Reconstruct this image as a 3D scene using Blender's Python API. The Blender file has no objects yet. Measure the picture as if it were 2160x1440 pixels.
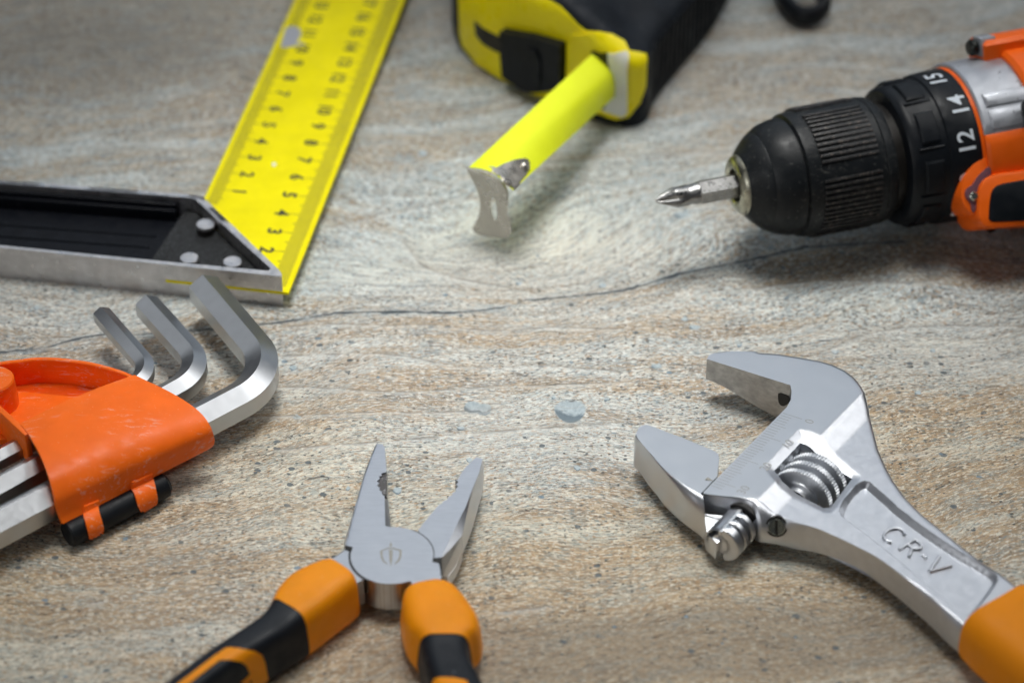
import bpy, bmesh, math, random
import numpy as np
from mathutils import Vector, Matrix
from mathutils.geometry import delaunay_2d_cdt
from mathutils.bvhtree import BVHTree

random.seed(7); rng = np.random.default_rng(7)
S = bpy.context.scene
COL = S.collection
CM = 0.01                                   # all builders below work in centimetres

# ------------------------------------------------------------------ camera
PITCH = math.radians(38.5); FPX = 5600.0; CW, CH = 2160.0, 1440.0
CAM = Vector((0.0, -62.45, 49.7))
RIGHT = Vector((1, 0, 0)); FWD = Vector((0, math.cos(PITCH), -math.sin(PITCH))); UP = Vector((0, math.sin(PITCH), math.cos(PITCH)))
cd = bpy.data.cameras.new('camera'); cam = bpy.data.objects.new('camera', cd); COL.objects.link(cam)
cam.location = CAM * CM; cam.rotation_euler = (math.pi / 2 - PITCH, 0, 0)
cd.sensor_width = 36.0; cd.lens = FPX / CW * 36.0; cd.clip_start = 0.02; cd.clip_end = 30.0
cd.dof.use_dof = True; cd.dof.focus_distance = 0.757; cd.dof.aperture_fstop = 7.8; cd.dof.aperture_blades = 9
S.camera = cam

# ------------------------------------------------------------------ light
w = bpy.data.worlds.new('World'); S.world = w; w.use_nodes = True
bg = w.node_tree.nodes['Background']; bg.inputs[0].default_value = (0.84, 0.90, 1.0, 1); bg.inputs[1].default_value = 0.05
def area(name, loc, target, size, power, col, spread=180):
    l = bpy.data.lights.new(name, 'AREA'); l.shape = 'RECTANGLE'; l.size, l.size_y = size; l.energy = power; l.color = col; l.spread = math.radians(spread)
    o = bpy.data.objects.new(name, l); COL.objects.link(o); o.location = Vector(loc) * CM
    d = (Vector(target) - Vector(loc)).normalized(); o.rotation_euler = d.to_track_quat('-Z', 'Y').to_euler()
    return o
area('softbox_key', (85, 32, 105), (4, -2, 0), (0.78, 0.66), 1.7, (1.0, 0.995, 0.98), 110)
area('added_back_fill', (0, 122, 84), (0, -4, 0), (1.7, 1.0), 1.35, (0.76, 0.87, 1.0), 120)  # added lamp with no known source; brightens the flat metal tops
area('added_back_left_fill', (-95, 58, 84), (0, 0, 0), (0.7, 0.6), 0.20, (0.92, 0.96, 1.0), 100)  # added lamp, lifts the dark facets of the hex keys
area('softbox_front_left', (-75, -70, 48), (0, 4, 0), (0.6, 0.5), 0.7, (1.0, 1.0, 1.0), 110)
area('added_overhead_pool', (-1, 11, 64), (0, 0, 0), (0.30, 0.28), 0.33, (1.0, 0.99, 0.96), 39)  # added lamp; its narrow pool imitates darkening towards the corners
S.view_settings.view_transform = 'Standard'; S.view_settings.look = 'None'; S.view_settings.exposure = 0.0; S.view_settings.gamma = 1.0
S.render.engine = 'CYCLES'

# ------------------------------------------------------------------ geometry helpers
def ray(u, v): return (FWD + RIGHT * ((u - CW / 2) / FPX) + UP * ((CH / 2 - v) / FPX)).normalized()
def P(u, v, z=0.0):                          # the place at height z that a sight line meets
    d = ray(u, v); return CAM + d * ((z - CAM.z) / d.z)
def P2(u, v, z=0.0): p = P(u, v, z); return (p.x, p.y)
def PL(pts, z): return [P2(a, b, z) for a, b in pts]
def PP(u, v, p0, n):
    d = ray(u, v); return CAM + d * ((p0 - CAM).dot(n) / d.dot(n))
def proj(p):
    q = p - CAM; k = q.dot(FWD); return (CW / 2 + FPX * q.dot(RIGHT) / k, CH / 2 - FPX * q.dot(UP) / k)
BASE = {}
def thing(name, label, cat, base, group=None):
    o = bpy.data.objects.new(name, None); COL.objects.link(o); o.empty_display_size = 0.01
    o.location = Vector(base) * CM; BASE[o.name] = Vector(base); o['label'] = label; o['category'] = cat
    if group: o['group'] = group
    return o
def obj(name, vf, mat, parent=None, ang=35, base=None, label=None, kind=None, cat=None, group=None):
    verts, faces = vf
    b = BASE[parent.name] if parent else Vector(base or (0, 0, 0))
    me = bpy.data.meshes.new(name)
    me.from_pydata([tuple((Vector(v) - b) * CM) for v in verts], [], faces)
    bm = bmesh.new(); bm.from_mesh(me); bmesh.ops.recalc_face_normals(bm, faces=bm.faces); bm.to_mesh(me); bm.free()
    if ang is not None:
        me.polygons.foreach_set('use_smooth', [True] * len(me.polygons)); me.set_sharp_from_angle(angle=math.radians(ang))
    me.materials.append(mat)
    o = bpy.data.objects.new(name, me); COL.objects.link(o); BASE[o.name] = b
    if parent: o.parent = parent
    else: o.location = b * CM
    for k, x in (('label', label), ('kind', kind), ('category', cat), ('group', group)):
        if x: o[k] = x
    return o
def join(*vfs):
    V, F = [], []
    for v, f in vfs:
        n = len(V); V += [Vector(x) for x in v]; F += [tuple(i + n for i in q) for q in f]
    return V, F
def bvh(vf): return BVHTree.FromPolygons([tuple(v) for v in vf[0]], vf[1])
def dens(poly, sp, closed=True):
    out = []; n = len(poly)
    for i in range(n if closed else n - 1):
        a = np.array(poly[i], float); b = np.array(poly[(i + 1) % n], float)
        k = max(1, int(math.ceil(np.linalg.norm(b - a) / sp)))
        for j in range(k): out.append(tuple(a + (b - a) * j / k))
    if not closed: out.append(tuple(poly[-1]))
    return out
def smooth_poly(poly, it=2, closed=True, keep=()):
    keep = [tuple(poly[i]) for i in keep]
    for _ in range(it):
        out = []; n = len(poly)
        for i in range(n if closed else n - 1):
            a = np.array(poly[i], float); b = np.array(poly[(i + 1) % n], float)
            if tuple(poly[i]) in keep: out.append(tuple(poly[i]))
            else: out.append(tuple(a * .75 + b * .25))
            if tuple(poly[(i + 1) % n]) not in keep: out.append(tuple(a * .25 + b * .75))
        if not closed: out = [tuple(poly[0])] + out + [tuple(poly[-1])]
        poly = out
    return poly
def inside(pts, poly):
    x, y = pts[:, 0], pts[:, 1]; r = np.zeros(len(pts), bool); n = len(poly)
    for i in range(n):
        x1, y1 = poly[i]; x2, y2 = poly[(i + 1) % n]
        if y1 == y2: continue
        c = ((y1 > y) != (y2 > y)) & (x < (x2 - x1) * (y - y1) / (y2 - y1) + x1); r ^= c
    return r
def dpoly(pts, poly, closed=False):
    pts = np.asarray(pts, float); d = np.full(len(pts), 1e9); n = len(poly)
    for i in range(n if closed else n - 1):
        a = np.array(poly[i], float); b = np.array(poly[(i + 1) % n], float); ab = b - a; L = ab @ ab
        if L < 1e-12: continue
        t = np.clip(((pts - a) @ ab) / L, 0, 1); q = a + t[:, None] * ab
        d = np.minimum(d, np.hypot(*(pts - q).T))
    return d
def sst(x, a, b): t = np.clip((x - a) / (b - a), 0, 1); return t * t * (3 - 2 * t)
def relief(outline, hf, zb, sp=.08, holes=(), rings=(.03, .07, .12, .18), bottom=True, creases=()):
    """a solid whose top follows hf(x, y), cut to an outline, walls down to zb"""
    loops = [dens(outline, sp)] + [dens(h, sp) for h in holes]
    pts = [p for l in loops for p in l]; edges = []; n = 0
    for l in loops: edges += [(n + i, n + (i + 1) % len(l)) for i in range(len(l))]; n += len(l)
    A = np.array(pts); extra = []
    for l in loops:
        L = np.array(l); T = np.roll(L, -1, 0) - np.roll(L, 1, 0); N = np.c_[-T[:, 1], T[:, 0]]; N /= np.linalg.norm(N, axis=1)[:, None] + 1e-9
        for r in rings: extra += [L + N * r, L - N * r]
    cpts = []; cedges = []
    for cr, closed in creases:
        c_ = np.array(dens(cr, sp, closed)); ok = inside(c_, loops[0])
        for h in loops[1:]: ok &= ~inside(c_, h)
        ok &= np.min([dpoly(c_, l, True) for l in loops], axis=0) > .03
        for i in range(len(c_)):
            cpts.append(c_[i])
            if i and ok[i] and ok[i - 1]: cedges.append((len(cpts) - 2, len(cpts) - 1))
        if closed and ok[0] and ok[-1]: cedges.append((len(cpts) - 1, len(cpts) - len(c_)))
    mn, mx = A.min(0), A.max(0)
    g = np.array([(x, y) for j, y in enumerate(np.arange(mn[1], mx[1], sp * .87)) for x in np.arange(mn[0] + (j % 2) * sp / 2, mx[0], sp)])
    E = np.vstack(extra) if extra else np.zeros((0, 2)); db = [dpoly(E, l, True) for l in loops]
    dE = np.min(db, axis=0) if len(E) else np.zeros(0); keepE = E[dE > .022]
    dG = np.min([dpoly(g, l, True) for l in loops], axis=0); keepG = g[dG > (max(rings) + .03 if rings else sp * .4)]
    q = np.vstack([keepE, keepG])
    if cpts: q = q[np.min([dpoly(q, list(map(tuple, dens(cr, sp, cl_))), cl_) for cr, cl_ in creases], axis=0) > sp * .45]
    m = inside(q, loops[0])
    for h in loops[1:]: m &= ~inside(q, h)
    q = q[m]
    allp = [Vector(p) for p in pts] + [Vector(p) for p in q]
    nb_ = len(allp); used = sorted({i for e in cedges for i in e}); rm = {k: nb_ + i for i, k in enumerate(used)}; allp += [Vector(cpts[k]) for k in used]
    ov, oe, of, orig, _, _ = delaunay_2d_cdt(allp, edges + [(rm[a], rm[b]) for a, b in cedges], [], 0, 1e-5)
    V2 = np.array([tuple(v) for v in ov]); F = np.array([tuple(f) for f in of]); c = V2[F].mean(1)
    m = inside(c, loops[0])
    for h in loops[1:]: m &= ~inside(c, h)
    F = F[m]; idx = {}
    for i, o in enumerate(orig):
        for k in o: idx[k] = i
    Z = hf(V2); zbf = (lambda p: np.full(len(p), float(zb))) if not callable(zb) else zb
    ZB = np.minimum(zbf(V2), Z - .02)
    n = len(V2); V = [Vector((a[0], a[1], z)) for a, z in zip(V2, Z)] + [Vector((a[0], a[1], z)) for a, z in zip(V2, ZB)]
    Fs = [tuple(int(i) for i in f) for f in F]
    if bottom: Fs += [tuple(int(i) + n for i in f[::-1]) for f in F]
    for a, b in edges:
        a, b = idx[a], idx[b]
        if a != b: Fs.append((a, b, b + n, a + n))
    return V, Fs
def extr(pts, vec, bev=0.0, seg=2, both=True):
    bm = bmesh.new(); vs = [bm.verts.new(p) for p in pts]; f = bm.faces.new(vs)
    r = bmesh.ops.extrude_face_region(bm, geom=[f]); nv = [g for g in r['geom'] if isinstance(g, bmesh.types.BMVert)]
    bmesh.ops.translate(bm, vec=Vector(vec), verts=nv)
    bmesh.ops.recalc_face_normals(bm, faces=bm.faces)
    if bev > 0:
        ee = [e for e in bm.edges if len(e.link_faces) == 2 and e.calc_face_angle(0) > math.radians(30)]
        bmesh.ops.bevel(bm, geom=ee, offset=bev, segments=seg, affect='EDGES', profile=.5, clamp_overlap=True)
    bm.verts.index_update(); V = [v.co.copy() for v in bm.verts]; F = [tuple(v.index for v in f.verts) for f in bm.faces]; bm.free()
    return V, F
def prism(xy, z0, z1, bev=0.0, seg=2): return extr([Vector((x, y, z0)) for x, y in xy], (0, 0, z1 - z0), bev, seg)
def boxo(c, ax, ay, az, hx, hy, hz, bev=.02, seg=1):
    c = Vector(c); return extr([c + ax * a * hx + ay * b * hy - az * hz for a, b in ((-1, -1), (1, -1), (1, 1), (-1, 1))], az * hz * 2, bev, seg)
def ringsurf(rings, cap=True, closed=True):
    V = [Vector(p) for r in rings for p in r]; n = len(rings[0]); F = []
    for i in range(len(rings) - 1):
        for j in range(n if closed else n - 1):
            k = (j + 1) % n; F.append((i * n + j, i * n + k, (i + 1) * n + k, (i + 1) * n + j))
    if cap: F.append(tuple(range(n))[::-1]); F.append(tuple(range((len(rings) - 1) * n, len(rings) * n)))
    return V, F
def lathe(prof, o, A, Sx, Zx, n=64, ph=None, cap=True):
    """prof = [(t, r)] along axis A; ph = (from, to) in degrees for a sector shell"""
    rings = []
    for t, r in prof:
        if ph: an = [math.radians(ph[0] + (ph[1] - ph[0]) * i / n) for i in range(n + 1)]
        else: an = [2 * math.pi * i / n for i in range(n)]
        rings.append([o + A * t + (Sx * math.cos(a) + Zx * math.sin(a)) * r for a in an])
    return ringsurf(rings, cap and not ph, not ph)
def sector(t0, t1, r0, r1, ph, o, A, Sx, Zx, n=24, bev=.03):
    """closed block between two radii, two angles and two places on the axis, edges eased"""
    rings = []; tt = [(t0, 0), (t0 + bev, 1), (t1 - bev, 1), (t1, 0)]
    for i in range(n + 1):
        a = math.radians(ph[0] + (ph[1] - ph[0]) * i / n); d = Sx * math.cos(a) + Zx * math.sin(a)
        e = 1 if 0 < i < n else 0
        rings.append([o + A * t0 + d * r0] + [o + A * t + d * (r1 - (0 if (k and e) else bev)) for t, k in tt] + [o + A * t1 + d * r0])
    return ringsurf(rings, True, True)
def disc(c, n, r, h, seg=24, bev=.02):
    n = Vector(n).normalized(); a = n.orthogonal().normalized(); b = n.cross(a)
    prof = [(0, r), (h - bev, r), (h, r - bev)]
    return lathe(prof, Vector(c), n, a, b, seg)
def sweep(path, ring, N=None, cap=True, scale=None):
    rings = []
    for i, p in enumerate(path):
        T = (path[min(i + 1, len(path) - 1)] - path[max(i - 1, 0)]).normalized()
        nn = (N - T * N.dot(T)).normalized() if N else Vector((0, 0, 1)); nn = (nn - T * nn.dot(T)).normalized(); B = T.cross(nn)
        s = scale[i] if scale else 1.0
        rings.append([p + (B * x + nn * y) * s for x, y in ring])
    return ringsurf(rings, cap)
def catmull(pts, k=8):
    pts = [Vector(p) for p in pts]; out = []; q = [pts[0] * 2 - pts[1]] + pts + [pts[-1] * 2 - pts[-2]]
    for i in range(1, len(q) - 2):
        for j in range(k):
            t = j / k; a, b, c, d = q[i - 1:i + 3]
            out.append(.5 * ((2 * b) + (c - a) * t + (2 * a - 5 * b + 4 * c - d) * t * t + (3 * b - a - 3 * c + d) * t ** 3))
    return out + [pts[-1]]
def drape(poly, tree, off, sp=5.0, thick=.1, smooth=0, fallback=None):
    """a sheet of given thickness laid on an existing surface; outline seen along sight lines"""
    if smooth: poly = smooth_poly(poly, smooth)
    loop = dens(poly, sp); A = np.array(loop); mn, mx = A.min(0), A.max(0)
    g = np.array([(x, y) for y in np.arange(mn[1], mx[1], sp) for x in np.arange(mn[0], mx[0], sp)])
    if len(g): g = g[inside(g, loop)]
    if len(g): g = g[dpoly(g, loop, True) > sp * .4]
    pts = list(loop) + [tuple(x) for x in g]; n0 = len(loop)
    ov, oe, of, orig, _, _ = delaunay_2d_cdt([Vector(p) for p in pts], [(i, (i + 1) % n0) for i in range(n0)], [], 0, 1e-4)
    V2 = np.array([tuple(v) for v in ov]); F = np.array([tuple(f) for f in of]); F = F[inside(V2[F].mean(1), loop)]
    top, bot = [], []; ref = None
    hits = []
    for u, v in V2:
        h = tree.ray_cast(CAM, ray(u, v)); hits.append(h if h[0] is not None else None)
    good = [h for h in hits if h]
    dist = sum((h[0] - CAM).length for h in good) / max(1, len(good))
    for (u, v), h in zip(V2, hits):
        if h is None:
            q = CAM + ray(u, v) * dist; h = tree.find_nearest(q)
        co, no = h[0], h[1]
        if no.dot(ray(u, v)) > 0: no = -no
        top.append(co + no * off); bot.append(co + no * (off - thick))
    n = len(V2); idx = {}
    for i, o in enumerate(orig):
        for k in o: idx[k] = i
    Fs = [tuple(int(i) for i in f) for f in F]
    for i in range(n0):
        a, b = idx[i], idx[(i + 1) % n0]
        if a != b: Fs.append((a, b, b + n, a + n))
    return top + bot, Fs
def text2d(s, size, res=3, bold=0.0):
    c = bpy.data.curves.new('t', 'FONT'); c.body = s; c.size = size; c.resolution_u = res; c.align_x = 'CENTER'; c.align_y = 'CENTER'; c.offset = bold
    o = bpy.data.objects.new('t', c); m = o.to_mesh()
    V = [v.co.copy() for v in m.vertices]; F = [tuple(p.vertices) for p in m.polygons]
    o.to_mesh_clear(); bpy.data.objects.remove(o); bpy.data.curves.remove(c)
    return V, F
def textmap(s, size, fn, bold=0.0, depth=0.0):
    V, F = text2d(s, size, bold=bold)
    top = [fn(v.x, v.y, depth) for v in V]
    if depth <= 0.011: return top, F
    bm = bmesh.new(); vs = [bm.verts.new((v.x, v.y, 0)) for v in V]
    for f in F:
        try: bm.faces.new([vs[i] for i in f])
        except ValueError: pass
    bmesh.ops.remove_doubles(bm, verts=bm.verts, dist=1e-4)
    r = bmesh.ops.extrude_face_region(bm, geom=list(bm.faces)); nv = [g for g in r['geom'] if isinstance(g, bmesh.types.BMVert)]
    bmesh.ops.translate(bm, vec=(0, 0, 1), verts=nv); bm.verts.index_update()
    VV = [fn(v.co.x, v.co.y, depth * v.co.z) for v in bm.verts]; FF = [tuple(v.index for v in f.verts) for f in bm.faces]; bm.free()
    return VV, FF

# ------------------------------------------------------------------ materials
def nt(name):
    m = bpy.data.materials.new(name); m.use_nodes = True; t = m.node_tree; return m, t, t.nodes['Principled BSDF']
def N(t, kind, **kw):
    n = t.nodes.new(kind)
    for k, v in kw.items():
        if k == 'ins':
            for a, b in v.items():
                s = n.inputs[a]
                if hasattr(b, 'is_linked') or isinstance(b, bpy.types.NodeSocket): t.links.new(b, s)
                else: s.default_value = b
        else: setattr(n, k, v)
    return n
def math_(t, op, a, b=None, clamp=False):
    n = N(t, 'ShaderNodeMath', operation=op, use_clamp=clamp)
    for i, x in enumerate((a, b)):
        if x is None: continue
        if isinstance(x, (int, float)): n.inputs[i].default_value = x
        else: t.links.new(x, n.inputs[i])
    return n.outputs[0]
def rampf(t, x, a, b, c=0.0, d=1.0):
    n = N(t, 'ShaderNodeMapRange', interpolation_type='SMOOTHSTEP', clamp=True)
    t.links.new(x, n.inputs[0]); n.inputs[1].default_value = a; n.inputs[2].default_value = b; n.inputs[3].default_value = c; n.inputs[4].default_value = d
    return n.outputs[0]
def mixc(t, f, a, b, mode='MIX'):
    n = N(t, 'ShaderNodeMix', data_type='RGBA', blend_type=mode, clamp_factor=True)
    for i, x in ((0, f), (6, a), (7, b)):
        if isinstance(x, (int, float)): n.inputs[i].default_value = x
        elif isinstance(x, tuple): n.inputs[i].default_value = x if len(x) == 4 else (*x, 1)
        else: t.links.new(x, n.inputs[i])
    return n.outputs[2]
def noise(t, vec, scale, detail=4, rough=.55, dist=0.0):
    n = N(t, 'ShaderNodeTexNoise'); n.inputs['Scale'].default_value = scale; n.inputs['Detail'].default_value = detail
    n.inputs['Roughness'].default_value = rough; n.inputs['Distortion'].default_value = dist; t.links.new(vec, n.inputs['Vector']); return n.outputs['Fac']
def mapping(t, vec, sc, rot=(0, 0, 0), loc=(0, 0, 0)):
    n = N(t, 'ShaderNodeMapping'); n.inputs['Scale'].default_value = sc; n.inputs['Rotation'].default_value = rot; n.inputs['Location'].default_value = loc
    t.links.new(vec, n.inputs['Vector']); return n.outputs[0]
def bump(t, h, strength, dist_cm, prev=None):
    n = N(t, 'ShaderNodeBump'); n.inputs['Strength'].default_value = strength; n.inputs['Distance'].default_value = dist_cm * CM
    t.links.new(h, n.inputs['Height'])
    if prev: t.links.new(prev, n.inputs['Normal'])
    return n.outputs[0]
def pmat(name, col, rough=.5, metal=0.0, bmp=None, var=0.0, varscale=1.0, wear=None, spec=.5, coat=0.0, rvar=.12, streak=None, sub=0.0, dust=None):
    m, t, b = nt(name); tc = N(t, 'ShaderNodeTexCoord'); v = mapping(t, tc.outputs['Object'], (100, 100, 100))
    n1 = noise(t, v, varscale, 5); c = (*col, 1)
    cs = mixc(t, rampf(t, n1, .3, .7), tuple(x * (1 - var) for x in col), tuple(min(1, x * (1 + var)) for x in col))
    r = rampf(t, noise(t, v, varscale * 2.3, 6), .3, .7, max(.02, rough - rvar), min(1, rough + rvar))
    if streak:                                 # fine brushed lines: (scale xyz, amount)
        s = noise(t, mapping(t, v, streak[0]), 1.0, 3); cs = mixc(t, rampf(t, s, .3, .7, 0, streak[1]), cs, (0.02, 0.02, 0.02, 1) if metal < .5 else tuple(x * .55 for x in col))
    if wear:                                   # pale scuffs with their own shape: (colour, stretch, scale, threshold)
        s = noise(t, mapping(t, v, wear[1], (0, 0, wear[4] if len(wear) > 4 else 0)), wear[2], 8, .72, .6)
        k = noise(t, v, .55, 2); f = math_(t, 'MULTIPLY', rampf(t, s, wear[3], wear[3] + .12), rampf(t, k, .42, .62)); cs = mixc(t, math_(t, 'MULTIPLY', f, wear[5] if len(wear) > 5 else .6), cs, wear[0]); 
    if dust:                                   # speckle of pale dust
        s = noise(t, v, dust[0], 3, .8); cs = mixc(t, rampf(t, s, dust[1], dust[1] + .05, 0, dust[3]), cs, dust[2])
    t.links.new(cs, b.inputs['Base Color']); t.links.new(r, b.inputs['Roughness'])
    b.inputs['Metallic'].default_value = metal; b.inputs['Specular IOR Level'].default_value = spec
    b.inputs['Coat Weight'].default_value = coat; b.inputs['Coat Roughness'].default_value = .15
    if sub: b.inputs['Subsurface Weight'].default_value = sub; b.inputs['Subsurface Scale'].default_value = .003; b.inputs['Subsurface Radius'].default_value = (1, .4, .15)
    if bmp:
        nb = None
        for sc, st, ds in bmp: nb = bump(t, noise(t, v, sc, 4, .6), st, ds, nb)
        t.links.new(nb, b.inputs['Normal'])
    return m
M = {}
M['chrome'] = pmat('satin_chrome', (.62, .64, .67), .34, 1, bmp=[(60, .08, .003)], var=.02, rvar=.02)
M['ground_steel'] = pmat('ground_steel', (.62, .64, .67), .32, 1, bmp=[(45, .025, .002)], var=.015, rvar=.012)
M['cast'] = pmat('cast_chrome', (.61, .63, .67), .39, 1, bmp=[(26, .30, .010), (9, .10, .012)], var=.04, varscale=3, rvar=.04)
M['jaw_face'] = pmat('machined_face', (.47, .46, .45), .42, 1, bmp=[(12, .2, .01)], var=.15, varscale=3, streak=((3, 9, 9), .35))
M['plier_steel'] = pmat('plier_steel', (.62, .64, .68), .30, 1, streak=((2.5, 26, 26), .16), bmp=[(50, .025, .002)], var=.015, varscale=1.4, rvar=.012)
M['dull_steel'] = pmat('dull_steel', (.40, .37, .34), .42, 1, bmp=[(8, .25, .02)], var=.25, varscale=2.5)
M['hex_steel'] = pmat('hex_steel', (.53, .545, .565), .31, 1, bmp=[(40, .06, .003)], var=.02, varscale=2, rvar=.03, dust=(16, .72, (.75, .77, .8, 1), .3))
M['bit_steel'] = pmat('bit_steel', (.34, .34, .335), .36, 1, bmp=[(20, .15, .006)], var=.1, varscale=5)
M['worn_black'] = pmat('worn_black', (.008, .010, .012), .45, 0, bmp=[(25, .2, .012)], spec=.28, wear=((.13, .125, .115, 1), (2, 6, 6), 1.8, .55, .5, .7), dust=(7, .62, (.09, .09, .085, 1), .6))
M['grip_dark'] = pmat('dark_teeth', (.085, .08, .08), .4, .6, bmp=[(10, .6, .03)], dust=(9, .6, (.5, .5, .5, 1), .7))  # dark grey with pale speckle, for the toothed pipe grip
M['tin'] = pmat('plated_tin', (.50, .475, .43), .33, .85, bmp=[(5, .05, .01)], var=.05)
M['dark_hole'] = pmat('dark_recess', (.02, .018, .016), .4, .3)  # near-black colour standing in for the shade inside holes, slots and gaps
M['stock'] = pmat('stock_aluminium', (.62, .61, .62), .38, 1, bmp=[(25, .12, .006)], var=.10, varscale=2.5, streak=((1, 8, 40), .25), dust=(10, .66, (.2, .2, .2, 1), .4))
M['black'] = pmat('black_plastic', (.007, .009, .012), .42, 0, bmp=[(25, .15, .01)], spec=.22, dust=(5, .66, (.06, .06, .07, 1), .5))
M['rubber'] = pmat('black_rubber', (.008, .011, .016), .55, 0, bmp=[(30, .3, .012)], var=.2, spec=.2, dust=(3, .62, (.05, .055, .06, 1), .3))
M['stockblack'] = pmat('stock_black_paint', (.004, .005, .008), .45, 0, bmp=[(14, .3, .02)], spec=.14, dust=(12, .64, (.12, .13, .14, 1), .5))
M['hatch'] = pmat('hatched_black', (.010, .011, .012), .45, 0, bmp=[(30, .7, .03)], spec=.3, var=.5, varscale=8, dust=(14, .58, (.12, .13, .14, 1), .6))
M['yellow'] = pmat('yellow_enamel', (.90, .79, .001), .50, 0, spec=.12, bmp=[(20, .05, .005)], var=.05, dust=(3.5, .73, (.92, .86, .3, 1), .6))
M['tapeyellow'] = pmat('tape_yellow', (.82, .90, .02), .45, 0, var=.02, spec=.3)
M['caseyellow'] = pmat('case_yellow', (.92, .78, .004), .36, 0, var=.03, spec=.35)
M['print'] = pmat('black_print', (.03, .03, .012), .5)
M['tick'] = pmat('olive_tick_print', (.26, .225, .01), .5)
M['etch'] = pmat('etched_mark', (.30, .285, .25), .5, .6)
M['chip'] = pmat('bare_metal_chip', (.42, .43, .47), .45, .4)
M['white'] = pmat('white_plastic', (.80, .80, .74), .4, 0, sub=.2)
M['num'] = pmat('white_number_print', (.62, .68, .74), .5)
M['orange'] = pmat('orange_plastic', (.95, .155, .008), .46, 0, spec=.22, bmp=[(14, .12, .01), (50, .12, .004)], var=.05, sub=.12,
                   wear=((.85, .50, .40, 1), (1.2, 5, 5), 1.6, .53, -.6, .6), dust=(8, .66, (.9, .55, .45, 1), .4))
M['orange2'] = pmat('drill_orange', (.90, .135, .006), .42, 0, spec=.3, bmp=[(30, .2, .008)], var=.05)
M['amber'] = pmat('amber_grip', (.86, .29, .004), .44, 0, spec=.25, wear=((.92, .55, .30, 1), (3, 3, 3), 2.0, .60, .3, .6), bmp=[(18, .15, .01)], var=.05, sub=.1, dust=(4, .68, (.9, .5, .25, 1), .35))
M['amber2'] = pmat('amber_sleeve', (.84, .27, .003), .5, 0, spec=.2, bmp=[(18, .1, .01)], var=.03)
M['softblack'] = pmat('soft_black_grip', (.007, .010, .015), .50, 0, bmp=[(28, .2, .01)], spec=.28, dust=(2.2, .68, (.16, .18, .22, 1), .6))
M['silver'] = pmat('die_cast_silver', (.46, .48, .52), .50, .75, bmp=[(25, .3, .01)], var=.06, dust=(4, .64, (.15, .15, .17, 1), .7))
M['nosering'] = pmat('chuck_nose_steel', (.42, .41, .33), .35, 1, bmp=[(10, .2, .02)], var=.35, varscale=2)
M['rib'] = pmat('worn_rib', (.026, .026, .027), .5, 0, spec=.35, var=.5, varscale=5, dust=(7, .56, (.17, .14, .12, 1), .5))
M['lens'] = pmat('smoked_lens', (.16, .07, .09), .12, 0, coat=.6)
M['screw'] = pmat('black_screw', (.03, .032, .03), .25, .9)
M['zinc'] = pmat('zinc_screw', (.50, .52, .46), .22, 1)
M['knurl'] = pmat('knurl_steel', (.74, .76, .79), .38, 1, var=.02, rvar=.03)
M['laser'] = pmat('laser_mark', (.40, .40, .395), .5, .8)

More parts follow.
